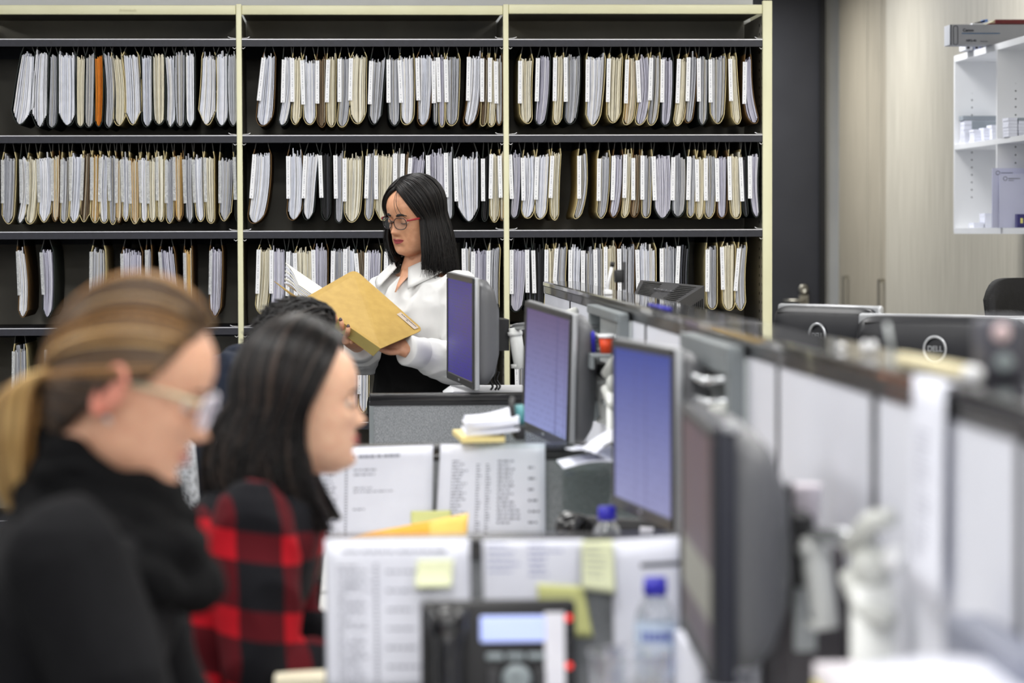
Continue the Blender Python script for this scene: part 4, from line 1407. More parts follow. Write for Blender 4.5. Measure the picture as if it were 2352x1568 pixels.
for i, (cname, colr) in enumerate((('pale grey', (206, 206, 204)), ('red edged white', (226, 206, 204)), ('blue', (120, 170, 220)), ('yellow', (226, 214, 110)), ('white', (238, 232, 238)))):
    z0 = .731 + sum((.17, .03, .02, .025, .02)[:i])
    hh = (.17, .03, .02, .025, .02)[i] - .0008
    mb = MB().b2((.505 + .004 * i, 3.02 + .01 * (i % 2), z0), (.528, 3.34, z0 + hh), bev=.001)
    mb = MB().b2((.497 + .003 * i, 2.92 + .01 * (i % 2), z0), (.556, 3.05 + .01 * i, z0 + hh), bev=.001)
    solo('booklet', f'{cname} carton in the small stack at foot of nearest monitor arm', 'box', mb, mat('carton_' + cname.replace(' ', '_'), colr, .6, var=(14, tuple(int(q * .94) for q in colr))), 'cartons stacked by the nearest arm')

# ------------------------------------------------------------------ white shelf unit on the right wall
ws = thing('wall_shelf', 'white wall mounted pigeonhole shelf unit on the oak wall', 'shelf unit', (2.75, 11.0, 1.463), group=None)
SX0, SX1 = 2.60, 2.902
n = NT('white_laminate_pegged')
x, y, z, ov = n.obj()
dz = n.math('MULTIPLY', n.math('SUBTRACT', n.math('FRACT', n.math('MULTIPLY', z, 1 / .032)), .5), .032)
dx = n.math('ADD', x, .075)
dd = n.math('ADD', n.math('MULTIPLY', dx, dx), n.math('MULTIPLY', dz, dz))
zm = n.math('ABSOLUTE', n.math('SUBTRACT', z, .37))
ok = n.math('MULTIPLY', n.math('LESS_THAN', dd, .0033 ** 2), n.math('MULTIPLY', n.math('GREATER_THAN', n.math('ABSOLUTE', n.math('SUBTRACT', z, .40)), .06), n.math('LESS_THAN', n.math('ABSOLUTE', n.math('SUBTRACT', z, .36)), .23)))
n.L.new(n.mixc(ok, lin((240, 241, 243)), (.03, .03, .03, 1)), n.b.inputs['Base Color'])
n.b.inputs['Roughness'].default_value = .4
m_peg = n.m
zT, zM, zB = 2.212, 1.832, 1.463
for y in (12.10, 11.30, 10.50):
    MB().b2((SX0, y - .009, zB), (SX1, y + .009, zT)).build('upright_panel', m_peg, ws, True)
for z, th in ((zT, .026), (zM, .022), (zB + .012, .024)):
    MB().b2((SX0 - .001, 10.5, z - th), (SX1, 12.10, z)).build('shelf_board', m_white, ws, True)
MB().b2((SX1 - .012, 10.5, zB), (SX1 - .004, 12.10, zT)).build('back_panel', m_white, ws, True)
# carton on top
pa = P(2183, 81, 11.38)
bx0 = pa.x
t = thing('toner_carton', 'long grey toner carton lying on top of white wall shelf', 'carton', (bx0 + .25, 11.45, zT + .001))
MB().b2((bx0, 11.38, zT + .001), (2.895, 11.50, zT + .0825), bev=.001).build('carton', mat('carton_grey', (168, 170, 176), .6, var=(6, (160, 162, 168))), t, True)
fr_ = lambda px, py: frame(P(px, py, 11.3785), (1, 0, 0), (0, 0, 1), (0, -1, 0))
q = text_mb('Canon', .0165, fr_(2224, 69.5), bold=True)
q.join(text_mb('NPG-45', .0125, fr_(2231, 93.5), bold=True))
q.join(text_mb('Toner Cyan', .0062, fr_(2260, 95)))
q.build('carton_lettering', m_inkdark, t, True)
a_, b_ = P(2209, 75.8, 11.3785), P(2297, 77.6, 11.3785)
MB().b2((a_.x, 11.3775, b_.z), (b_.x, 11.3785, a_.z)).build('blue_stripe', mat('stripe_blue', (52, 104, 150), .5), t, True)
a_ = P(2195, 81, 11.3785)
MB().tube([a_ + V((.009 * cos(q_), 0, (.030 if sin(q_) > 0 else .030) * (1 if sin(q_) > 0 else -1) + .008 * sin(q_))) for q_ in [2 * pi * i / 24 for i in range(24)]], .0012, 6, closed=True).build('end_outline', m_inkdark, t, True)
MB().b2((bx0 - .002, 11.379, zT + .001), (bx0 + .003, 11.381, zT + .082)).build('edge_seam', m_inkdark, t, True)
a_ = P(2275, 50, 11.37)
mb = MB().b2((a_.x, 11.39, zT + .084), (2.88, 11.49, zT + .088))
mb.b2((a_.x + .025, 11.388, zT + .088), (2.88, 11.49, zT + .103), mi=0)
mb.add([V((a_.x - .0, 11.40, zT + .088)), V((a_.x + .026, 11.40, zT + .103)), V((a_.x + .026, 11.40, zT + .088)), V((a_.x - .0, 11.48, zT + .088)), V((a_.x + .026, 11.48, zT + .103)), V((a_.x + .026, 11.48, zT + .088))],
       [(0, 2, 1), (3, 4, 5), (0, 1, 4, 3)], 1)
solo('ring_binder', 'dark red binder lying on the grey toner carton', 'binder', mb, [mat('binder_red', (120, 36, 40), .5, var=(12, (108, 30, 34))), m_cream])
mb = MB().b2((P(2236, 52, 11.4).x, 11.42, zT + .084), (P(2262, 52, 11.4).x, 11.46, zT + .0905))
mb.box((P(2252, 50, 11.4).x, 11.44, zT + .094), (.05, .03, .006), rot=(0, -.25, 0), mi=1)
mb.box((P(2266, 48, 11.4).x, 11.44, zT + .100), (.022, .03, .011), rot=(0, -.2, 0), mi=2)
solo('blister_pack', 'white black and blue blister pack beside red binder on the carton', 'packet', mb, [m_white, m_black, mat('pack_blue', (110, 150, 226), .4)])
for i, (p0, p1, colr) in enumerate(((2214, 2232, (236, 238, 246)), (2233, 2246, (196, 206, 236)), (2247, 2270, (120, 128, 190)))):
    mb = MB().b2((P(p0, 112, 11.75).x, 11.72, zT + .001), (P(p1, 112, 11.75).x - .002, 11.84, zT + .024), bev=.001)
    mb.b2((P(p0, 112, 11.75).x + .006, 11.7185, zT + .006), (P(p0, 112, 11.75).x + .018, 11.7195, zT + .017), mi=1)
    solo('cartridge_box', ['white', 'pale blue', 'violet'][i] + ' small carton under the toner carton on white shelf top', 'carton', mb, [mat(f'smallcarton{i}', colr, .5, var=(30, tuple(int(q_ * .9) for q_ in colr))), m_inkdark], 'small cartons on the wall shelf')
# card bundles in the pigeonholes
rr = random.Random(4)
m_band = mat('card_band', (150, 158, 166), .5, var=(12, (140, 148, 156)))
gg = 'white card bundles in the wall shelf'
k = 0
spots = [(2211, 2228, 11.95, zM, .045), (2231, 2251, 11.85, zM, .055), (2254, 2270, 11.8, zM, .060), (2272, 2286, 11.75, zM, .07)]
wds = ['first', 'second', 'third', 'fourth']
for i, (p0, p1, y, z, h_) in enumerate(spots):
    x0, x1 = P(p0, 300, y).x, P(p1, 300, y).x
    mb = MB()
    nn = 5
    for j in range(nn):
        o_ = rr.uniform(-.002, .002)
        mb.b2((x0 + o_, y - .05, z + .001 + h_ * j / nn), (x1 + o_, y + .04, z + .001 + h_ * (j + .93) / nn))
    solo('card_bundle', f'{wds[i]} white card bundle from left in the upper left pigeonhole', 'stationery', mb, m_paper, gg)
x0, x1 = P(2210, 300, 12.03).x, P(2287, 300, 12.03).x
mb = MB()
for j in range(6):
    mb.b2((x0 + rr.uniform(-.003, .003), 12.0, zM + .001 + .02 * j), (x1, 12.08, zM + .001 + .02 * j + .0188), mi=1 if j == 5 else 0)
mb.b2((x0 + .035, 11.9985, zM + .062), (x1, 12.0, zM + .098), mi=1)
solo('envelope_stack', 'wide stack of white envelopes with grey band in upper left pigeonhole', 'stationery', mb, [m_paper, m_band])
for i, (p0, p1) in enumerate(((2310, 2330), (2332, 2356))):
    y = 11.12
    x0, x1 = P(p0, 300, y).x, P(p1, 300, y).x
    mb = MB()
    for j in range(6):
        mb.b2((x0 + rr.uniform(-.002, .002), y - .05, zM + .001 + .0125 * j), (x1, y + .05, zM + .001 + .0125 * j + .0118), mi=1 if (j == 5 and i) else 0)
    solo('card_bundle', ['left', 'right'][i] + ' white card bundle in the upper right pigeonhole', 'stationery', mb, [m_paper, m_band], gg)
for i, (p0, p1, h_, y) in enumerate(((2230, 2254, .022, 11.9), (2256, 2281, .062, 11.9))):
    x0, x1 = P(p0, 500, y).x, P(p1, 500, y).x
    mb = MB()
    nn = 2 + 2 * i
    for j in range(nn):
        mb.b2((x0 + rr.uniform(-.002, .002), y - .05, zB + .013 + h_ * j / nn), (x1, y + .05, zB + .013 + h_ * (j + .92) / nn))
    solo('card_bundle', ['low', 'taller'][i] + ' white card bundle in the lower left pigeonhole', 'stationery', mb, m_paper, gg)
t = thing('document_pouch', 'pale lavender upright folders with round emblem in lower pigeonhole', 'folder', (2.70, 11.2, zB + .0125))
m_lavp = mat('pouch_lavender', (216, 218, 240), .5, var=(5, (210, 212, 236)))
y = 11.22
x0 = P(2279, 400, y).x
MB().b2((x0, y, zB + .0125), (2.885, y + .006, P(2300, 386, y).z)).build('rear_cover', m_lavp, t, True)
x1 = P(2296, 400, y - .03).x
f_ = MB().b2((x1, y - .03, zB + .0125), (2.885, y - .024, P(2300, 400, y).z)).build('front_cover', m_lavp, t, True)
mb = MB()
for px, py, yy in ((2292, 397, y - .0015), (2309, 410, y - .0315)):
    c = P(px, py, yy)
    mb.tube([c + V((.0075 * cos(a), 0, .0075 * sin(a))) for a in [2 * pi * i / 20 for i in range(20)]], .0011, 6, closed=True)
    mb.b2((c.x + .012, yy - .0004, c.z - .0014), (c.x + .06, yy + .0002, c.z + .0014))
    mb.b2((c.x + .012, yy - .0004, c.z - .0085), (c.x + .035, yy + .0002, c.z - .0065))
mb.build('emblem_print', m_ink, t, True)
c0 = P(2334, 520, 11.1)
t = thing('printed_packet', 'dark blue packet with yellow print at right end of lower pigeonhole', 'packet', (c0.x + .02, 11.1, zB + .0125))
MB().b2((c0.x, 11.08, zB + .0125), (c0.x + .06, 11.12, zB + .066)).build('packet', mat('packet_navy', (48, 44, 110), .4, var=(60, (40, 36, 96))), t, True)
MB().b2((c0.x + .012, 11.0785, zB + .03), (c0.x + .022, 11.08, zB + .05)).build('packet_print', mat('packet_yellow', (220, 214, 120), .5), t, True)

# ------------------------------------------------------------------ chairs
m_chairblk = mat('chair_black_fabric', (24, 24, 27), .8, var=(60, (18, 18, 20)), bump=(300, .3))
n = NT('chair_speckle')
x, y, z, ov = n.obj()
s_ = n.noise(ov, 210., 3.)
n.L.new(n.mixc(n.math('MULTIPLY', n.math('GREATER_THAN', s_, .54), .75), lin((214, 218, 224)), lin((70, 72, 78))), n.b.inputs['Base Color'])
n.b.inputs['Roughness'].default_value = .9
m_speck = n.m


def office_chair(label, loc, rz, backmat, top=.98, wide=.44, group='office chairs'):
    """faces local +x"""
    t = thing('office_chair', label, 'chair', loc, (0, 0, rz), group)
    MB().box((0, 0, .455), (.46, .46, .07), bev=.03, seg=4).build('seat', m_chairblk, t)
    def fb(u, v):
        a = (u - .5) * 1.0
        yy = sin(a) * wide
        zz = .56 + (top - .56) * v
        k = 1 - .35 * (2 * u - 1) ** 2 * v
        return V((-.25 + (1 - cos(a)) * .28 - .05 * v + .03 * sin(pi * v), yy * (1 - .12 * v), .56 + (top - .56) * v * (1 - .10 * (2 * u - 1) ** 4))), V((1, 0, 0))
    MB().sheet(fb, 16, 12, .045).build('backrest', backmat, t)
    MB().tube(catmull([V((-.06, 0, .42)), V((-.24, 0, .44)), V((-.30, 0, .56)), V((-.295, 0, .72))], 4), [(.03, .012)] * 13, 8, flat=(0, 1, 0)).build('back_bracket', m_black, t)
    for s in (-1, 1):
        MB().tube(catmull([V((-.02, s * .22, .44)), V((-.02, s * .27, .46)), V((-.02, s * .28, .62))], 4), .014, 8).build('arm_post', m_black, t)
        MB().box((.02, s * .28, .63), (.24, .06, .025), bev=.01, seg=3).build('armrest', m_black, t)
    MB().tube([V((0, 0, .42)), V((0, 0, .11))], [.03, .025], 12).build('gas_column', m_black, t)
    for i in range(5):
        a = 2 * pi * i / 5
        e = V((cos(a) * .29, sin(a) * .29, .075))
        MB().tube([V((0, 0, .12)), e], [.022, .015], 8).build('leg', m_black, t)
        MB().lathe([(0, -.011), (.024, -.011), (.024, .011), (0, .011)], (e.x, e.y, .025), 14, M=Matrix.Rotation(pi / 2, 4, 'X')).build('caster', m_dark, t)
    return t


office_chair('tall black padded office chair by the oak wall at right edge', (2.48, 9.55, 0), radians(-60), m_chairblk, top=1.30, wide=.40)
# ------------------------------------------------------------------ people
TAB = [  # z, front, back, half-width
    (-.119, .050, .020, .008), (-.115, .066, .006, .022), (-.108, .080, -.012, .036), (-.096, .0865, -.030, .0455), (-.082, .0855, -.046, .053),
    (-.066, .0865, -.060, .0575), (-.048, .0865, -.070, .0610), (-.028, .0860, -.078, .0655), (0., .0835, -.086, .0700), (.022, .0895, -.0915, .0720),
    (.045, .0900, -.0940, .0735), (.070, .0800, -.0910, .0690), (.090, .0610, -.0780, .0570), (.105, .0390, -.0570, .0410), (.114, .0150, -.0330, .0230), (.118, -.004, -.012, .006)]


def interp(z):
    for a, b in zip(TAB, TAB[1:]):
        if a[0] <= z <= b[0]:
            t = (z - a[0]) / (b[0] - a[0])
            return [a[i] + (b[i] - a[i]) * t for i in (1, 2, 3)]
    return TAB[-1][1:] if z > 0 else TAB[0][1:]


def sinterp(z):
    r_ = [0, 0, 0]
    for dz, w_ in ((-.006, .25), (0, .5), (.006, .25)):
        q = interp(min(max(z + dz, -.119), .118))
        for i in range(3):
            r_[i] += q[i] * w_
    return r_


def gz(v, c, s):
    return exp(-((v - c) / s) ** 2)


def face_push(x, z, nose=1.):
    d = 0.
    ax = abs(x)
    if z < .014:
        t = min(max((.014 - z) / .046, 0), 1)
        amp = .002 + .022 * t ** 1.25
        if z < -.032:
            amp *= max(0, 1 - (-.032 - z) / .012) ** .7
        d += nose * amp * exp(-(ax / (.0062 + .0060 * t)) ** 2)
    d += nose * .0085 * gz(ax, .0125, .0055) * gz(z, -.0345, .0065)
    d -= .0105 * gz(ax, .0315, .0150) * gz(z, -.001, .0105)
    d -= .0035 * gz(ax, .012, .006) * gz(z, .003, .010)
    d += .0035 * gz(ax, .028, .016) * gz(z, .0185, .006)
    d += .0045 * gz(ax, .043, .014) * gz(z, -.022, .014)
    d += .0062 * gz(ax, 0, .017) * gz(z, -.0565, .0042)
    d += .0070 * gz(ax, 0, .0155) * gz(z, -.0680, .0046)
    d -= .0035 * gz(ax, 0, .020) * gz(z, -.0618, .0018)
    d -= .0030 * gz(ax, 0, .016) * gz(z, -.0790, .0050)
    d -= .0016 * gz(ax, 0, .0035) * gz(z, -.048, .006)
    d += .0060 * gz(ax, 0, .018) * gz(z, -.0980, .0110)
    d -= .0022 * gz(ax, .027 + max(0, (-.04 - z)) * .25, .005) * gz(z, -.050, .013)
    return d


def head_mb(M, nose=1., jaw=1., ears=True, nz=84, na=84):
    vs, fs = [], []
    mb = MB()
    for i in range(nz + 1):
        zt = -cos(pi * i / nz)
        z = -.1005 * 0 + (-.0005 + .1185 * zt)
        yf, yb, w_ = sinterp(z)
        if z < -.03:
            w_ *= 1 + (jaw - 1) * min(1, (-.03 - z) / .04)
        yc = min(.012, (yf + yb) / 2 + .01)
        for k in range(na):
            a = 2 * pi * k / na
            ca, sa = cos(a), sin(a)
            e = 2.25
            x = w_ * copysign(abs(ca) ** (2 / e), ca)
            if sa >= 0:
                y = yc + (yf - yc) * abs(sa) ** (2 / 2.35)
                y += face_push(x, z, nose) * min(1, sa * 1.6)
            else:
                y = yc - (yc - yb) * abs(sa) ** (2 / 2.1)
            vs.append(M @ V((x, y, z)))
    for i in range(nz):
        for k in range(na):
            l = (k + 1) % na
            fs.append((i * na + k, i * na + l, (i + 1) * na + l, (i + 1) * na + k))
    fs.append(tuple(reversed(range(na))))
    fs.append(tuple(range(nz * na, (nz + 1) * na)))
    mb.add(vs, fs, 0, True)
    if ears:
        for s in (-1, 1):
            c = V((s * .0735, -.010, -.008))
            q = MB().ball((0, 0, 0), (.007, .016, .028), 16)
            R = Matrix.Rotation(s * -.35, 4, 'Z') @ Matrix.Rotation(-.18, 4, 'X')
            q.v = [M @ (c + (R @ p)) for p in q.v]
            mb.join(q)
            rim = []
            for i in range(13):
                a = radians(-70 + 250 * i / 12)
                rim.append(M @ (c + R @ V((s * .006, .002 - .0165 * sin(a * .9 + .35), .030 * cos(a + .15) * (1 if cos(a) > 0 else .9)))))
            mb.tube(rim, [.0035] * 12 + [.002], 8)
    return mb


def head_frame(c, fwd, tilt=0., scale=1., up=V((0, 0, 1))):
    f = V(fwd).normalized()
    x = f.cross(up).normalized()
    z = x.cross(f)
    M = frame(V((0, 0, 0)), x, f, z) @ Matrix.Rotation(tilt, 4, 'Y') @ Matrix.Scale(scale, 4)
    M.translation = V(c)
    return M


def limb(mb, pts, rs, n=16, k=4, flat=None):
    p = catmull(pts, k)
    r_ = catmull([V((a if isinstance(a, (int, float)) else a[0], a if isinstance(a, (int, float)) else a[1], 0)) for a in rs], k)
    mb.tube(p, [(q.x, q.y) for q in r_], n, flat=flat)
    mb.ball(p[0], (r_[0].x,) * 3, 12)
    mb.ball(p[-1], (min(r_[-1].x, r_[-1].y),) * 3, 12)
    return mb


def finger(mb, pts, r0=.0082, r1=.0066):
    p = catmull(pts, 4)
    n_ = len(p)
    mb.tube(p, [r0 + (r1 - r0) * i / (n_ - 1) for i in range(n_)], 10)
    mb.ball(p[-1], r1, 10)
    return mb


def hand(mb, wrist, d, nrm, side, curl=.5, scale=1., spread=.12):
    """palm and five separate fingers; d towards the fingers, nrm out of the palm, side +1 puts the thumb on d x nrm"""
    d = V(d).normalized()
    nrm = (V(nrm) - d * V(nrm).dot(d)).normalized()
    u = d.cross(nrm) * side
    w_ = V(wrist)
    S = scale
    rings = []
    for t, a, b in ((-.01, .024, .018), (.02, .030, .018), (.05, .038, .016), (.08, .040, .0145), (.092, .037, .012)):
        rings.append((w_ + d * t * S, u * a * S, nrm * b * S))
    mb.loft(rings, 18, e=2.6)
    tips = []
    for i, (off, ln, rad) in enumerate(((.029, .070, .0084), (.010, .077, .0087), (-.010, .072, .0083), (-.028, .056, .0074))):
        c = curl * (1 + .12 * i)
        base = w_ + d * .082 * S + u * off * S
        dd = (d + u * (spread * (off / .03)) * .6).normalized()
        pts = [base]
        ang = c * .5
        for seg, am in ((.46, .75), (.30, 1.0), (.24, .7)):
            v_ = dd * cos(ang) + nrm * sin(ang)
            pts.append(pts[-1] + v_ * ln * S * seg)
            ang += c * am
        finger(mb, pts, rad * S, rad * .78 * S)
        tips.append((pts[-1], dd * cos(ang) + nrm * sin(ang)))
    b0 = w_ + d * .022 * S + u * .026 * S + nrm * .004 * S
    td = (d * .62 + u * .70 + nrm * .25).normalized()
    t2 = (d * .88 + u * .25 + nrm * (.25 + .3 * curl)).normalized()
    finger(mb, [b0, b0 + td * .034 * S, b0 + td * .040 * S + t2 * .028 * S, b0 + td * .040 * S + t2 * .054 * S], .0105 * S, .0080 * S)
    return tips


def strand(mb, pts, r0, r1, n=4, mi=0):
    m = len(pts)
    mb.tube(pts, [r0 + (r1 - r0) * (i / (m - 1)) ** 2 for i in range(m)], n, mi, cap=True)


def skin_mat(name, col, dark):
    m = mat(name, col, .48, var=(70, dark), bump=(500, .04))
    b = m.node_tree.nodes['Principled BSDF']
    b.inputs['Subsurface Weight'].default_value = .12
    b.inputs['Subsurface Radius'].default_value = (.02, .008, .004)
    b.inputs['Subsurface Scale'].default_value = .5
    return m


def paint_face(body, M, lips=True, pals=(0, 1, 2)):
    """lip and nostril patches by position on the face"""
    I = M.inverted()
    for k, f in enumerate(body.f):
        c = V((0, 0, 0))
        for i in f:
            c += body.v[i]
        c = I @ (c / len(f))
        if c.y > .055 and abs(c.x) < .03:
            hw_ = .0258
            if abs(c.x) < hw_ and c.y > .07:
                q = 1 - (abs(c.x) / hw_) ** 2
                up = -.0612 + .0068 * q ** .6 + .0015 * (abs(c.x) / hw_) ** 2 - .0016 * gz(c.x, 0, .004)
                dn = -.0612 - .0092 * q ** .6 + .0015 * (abs(c.x) / hw_) ** 2
                if dn < c.z < up:
                    body.m[k] = 1
    return body


m_lip = mat('lip_rose', (158, 62, 70), .4, var=(90, (146, 56, 62)))
m_lip2 = mat('lip_soft', (190, 112, 104), .4, var=(90, (178, 100, 94)))
m_eyew = mat('eye_white', (204, 198, 192), .25, var=(40, (220, 214, 208)))
m_iris = mat('iris_brown', (60, 38, 26), .15, var=(200, (42, 26, 18)))
m_pupil = mat('pupil', (8, 8, 8), .1)
m_lens = lens_mat('lens_clear', (248, 249, 250), .05)


m_ear = mat('ear_flush', (218, 146, 124), .5, var=(60, (214, 128, 110)))


def eyes(parent, M, skin, closed=.5, lash=None):
    for s in (-1, 1):
        c = V((s * .0312, .0715, -.0005))
        mb = MB()
        R_ = .0118
        n1, n2 = 24, 20
        vs, fs, mi = [], [], []
        for i in range(1, n1):
            t = pi * i / n1
            for k in range(n2):
                a = 2 * pi * k / n2
                vs.append(V((sin(t) * cos(a) * R_, cos(t) * R_, sin(t) * sin(a) * R_)))
        for i in range(n1 - 2):
            for k in range(n2):
                l = (k + 1) % n2
                fs.append((i * n2 + k, i * n2 + l, (i + 1) * n2 + l, (i + 1) * n2 + k))
                mi.append(2 if i < 2 else (1 if i < 5 else 0))
        fs.append(tuple(range(n2))); mi.append(2)
        q = Matrix.Rotation(-.25 - .35 * closed, 3, 'X')
        mb.add([M @ (c + q @ p) for p in vs], fs, 0, True)
        mb.m = mi
        eye = mb.build('eye', [m_eyew, m_iris, m_pupil], parent, True)
        for up in (True, False):
            mb = MB()
            a0, a1 = ((radians(95), radians(22 - 40 * closed)) if up else (radians(-80), radians(-30)))
            RR = R_ * 1.10
            vs, fs = [], []
            for i in range(9):
                el = a0 + (a1 - a0) * i / 8
                for k in range(17):
                    az = radians(-82 + 164 * k / 16)
                    kk = cos(az) ** .35
                    e2 = el * kk if up and el > 0 else el
                    vs.append(M @ (c + V((RR * sin(az) * cos(e2), RR * cos(az) * cos(e2), RR * sin(e2)))))
            for i in range(8):
                for k in range(16):
                    A_ = i * 17 + k
                    fs.append((A_, A_ + 1, A_ + 18, A_ + 17))
            mb.add(vs, fs, 0, True)
            mb.build('eyelid', skin, parent, True)
            if up and lash is not None:
                pts = []
                for k in range(13):
                    az = radians(-66 + 132 * k / 12)
                    el = a1 * cos(az) ** .35 if a1 > 0 else a1
                    pts.append(M @ (c + V((1.16 * R_ * sin(az) * cos(el), 1.2 * R_ * cos(az) * cos(el), 1.16 * R_ * sin(el) - .0006))))
                MB().tube(pts, .0010, 6).build('eyelashes', lash, parent, True)


def face_point(x, z, jaw=1., nose=1.):
    yf, yb, w_ = sinterp(z)
    if z < -.03:
        w_ *= 1 + (jaw - 1) * min(1, (-.03 - z) / .04)
    yc = min(.012, (yf + yb) / 2 + .01)
    ca = min(1, (abs(x) / w_)) ** 1.125
    sa = sqrt(max(0, 1 - ca * ca))
    return V((x, yc + (yf - yc) * sa ** (2 / 2.35) + face_push(x, z, nose) * min(1, sa * 1.6), z))


def lips(parent, M, m, jaw=1., nose=1., hw_=.0250, full=1.):
    for up in (True, False):
        mb = MB()
        vs, fs = [], []
        nu, nv = 26, 6
        for i in range(nu + 1):
            x = hw_ * (2 * i / nu - 1)
            q = max(0, 1 - (abs(x) / hw_) ** 2)
            smile = .0022 * (abs(x) / hw_) ** 2
            z0 = -.0612 + smile
            z1 = z0 + ((.0072 * q ** .7 - .0016 * gz(x, 0, .004)) if up else (-.0092 * q ** .6)) * full
            for j in range(nv + 1):
                t = j / nv
                p = face_point(x, z0 + (z1 - z0) * t, jaw, nose)
                vs.append(M @ (p + V((0, .0016 * q ** .3 + .0012 * sin(pi * min(1, .25 + t * .75)) * q ** .5, 0))))
        for i in range(nu):
            for j in range(nv):
                A_ = i * (nv + 1) + j
                fs.append((A_, A_ + 1, A_ + nv + 2, A_ + nv + 1))
        mb.add(vs, fs, 0, True)
        mb.build('lip', m, parent, True)


def brows(parent, M, m, th=.0022, lift=0.):
    for s in (-1, 1):
        pts = []
        for i in range(9):
            t = i / 8
            x = s * (.013 + .034 * t)
            z = .0165 + .0065 * sin(pi * (t * .75 + .1)) - .002 * t + lift
            yf, yb, w_ = sinterp(z)
            y = .012 + (yf - .012) * (max(0, 1 - (abs(x) / w_) ** 2.25)) ** (1 / 2.35) + face_push(x, z) + .0004
            pts.append(M @ V((x, y, z)))
        mb = MB().tube(pts, [(th * (.7 + .6 * sin(pi * min(1, i / 8 + .15))) * (1 if i < 7 else .6), .0012) for i in range(9)], 8, flat=(0, 0, 1))
        mb.build('eyebrow', m, parent, True)


def glasses(parent, M, rim_m, side_m, lens_m, w_=.0255, h_=.019, yo=.0965, rr=.0014, squash=1.0, tz=.001):
    root = None
    mb = MB()
    loops = []
    for s in (-1, 1):
        L_ = []
        for i in range(40):
            a = 2 * pi * i / 40
            ca, sa = cos(a), sin(a)
            x = w_ * copysign(abs(ca) ** .85, ca)
            z = h_ * copysign(abs(sa) ** .85, sa) * (1.0 if sa > 0 else squash)
            z += .0035 * max(0, ca) * max(0, sa)
            xx = s * (.0315 + x)
            L_.append(V((xx, yo - .010 * (abs(xx) / .06) ** 2, z - .002 + tz)))
        loops.append(L_)
        mb.tube([M @ p for p in L_], rr, 8, closed=True)
    mb.tube([M @ p for p in (V((-.0075, yo + .001, .004 + tz)), V((0, yo + .003, .006 + tz)), V((.0075, yo + .001, .004 + tz)))], rr * 1.1, 8)
    g_ = mb.build('glasses', rim_m, parent, True)
    for s, L_ in zip((-1, 1), loops):
        cen = sum(L_, V((0, 0, 0))) / len(L_)
        vs = [M @ p for p in L_] + [M @ (p + V((0, -.001, 0))) for p in L_]
        n_ = len(L_)
        fs = [tuple(range(n_)), tuple(reversed(range(n_, 2 * n_)))]
        MB().add(vs, fs).build('lens', lens_m, g_, True)
        mb = MB()
        a0 = V((s * .0585, yo - .010, .008 + tz))
        mb.tube([M @ p for p in catmull([a0, V((s * .070, yo - .018, .009 + tz)), V((s * .0765, .045, .008 + tz)), V((s * .0785, .0, .004)), V((s * .077, -.018, -.010))], 4)],
                [(.0030, .0012)] * 8 + [(.0022, .0011)] * 9, 8, flat=M.to_3x3() @ V((0, 0, 1)))
        mb.build('temple_arm', side_m, g_, True)
    return g_


def skull(M, el, az, off=0.):
    """point over the scalp: el elevation, az azimuth from the face"""
    c = V((0, -.004, .012))
    d_ = V((sin(az) * cos(el), cos(az) * cos(el), sin(el)))
    rx_, ryf, ryb, rzt, rzb = .0745, .0935, .0935, .1075, .118
    ry_ = ryf if d_.y > 0 else ryb
    rz_ = rzt if d_.z > 0 else rzb
    k = 1 / sqrt((d_.x / rx_) ** 2 + (d_.y / ry_) ** 2 + (d_.z / rz_) ** 2)
    return M @ (c + d_ * (k + off))


# ---------------------------------------------------------------- 1. the standing woman
m_skin1 = skin_mat('skin_olive', (214, 160, 126), (204, 148, 114))
m_hair1 = mat('hair_black', (17, 15, 16), .42, spec=.35, var=(40, (13, 12, 13), (1, 1, .2)))
m_hair1b = mat('hair_black_brown', (28, 23, 21), .42, spec=.35, var=(40, (26, 21, 20), (1, 1, .2)))
m_shirt = mat('shirt_white', (228, 228, 227), .8, var=(12, (222, 222, 222)), bump=(900, .05))
m_trous = mat('trousers_black', (10, 10, 11), .9, spec=.2, var=(50, (8, 8, 9)), bump=(500, .15))
m_nail = mat('nail_dark', (48, 12, 20), .2, coat=.5)
m_shoe = mat('shoe_black', (14, 13, 13), .3)
WY = 8.37
hc = P(954, 496, WY)
fw = V((-.75, -.62, -.215))
M1 = head_frame(hc, fw, radians(-3), .925)
w1 = thing('person', 'woman in a white shirt standing at the shelves reading an open manila folder', 'person', (hc.x + .03, WY + .04, 0))
tf = V((-.70, -.71, 0)).normalized()
lf = V((.71, -.70, 0))       # her left (right in the photo)
nb = P(962, 612, WY + .03)   # base of the neck
shc = P(968, 655, WY + .03)
shl, shr = P(1054, 662, WY - .10), P(872, 672, WY + .15)
hips = V((shc.x + .012, WY + .05, .90))
elL, wrL = P(1066, 838, WY - .16), P(942, 806, WY - .30)
elR, wrR = P(838, 818, WY + .06), P(826, 795, WY - .12)
body = head_mb(M1, jaw=1.14, ears=False)
limb(body, [M1 @ V((0, -.022, -.045)), M1 @ V((0, -.024, -.095)), nb + V((0, 0, .0)), nb + V((0, 0, -.06))], [.050, .047, .050, .07], 20)
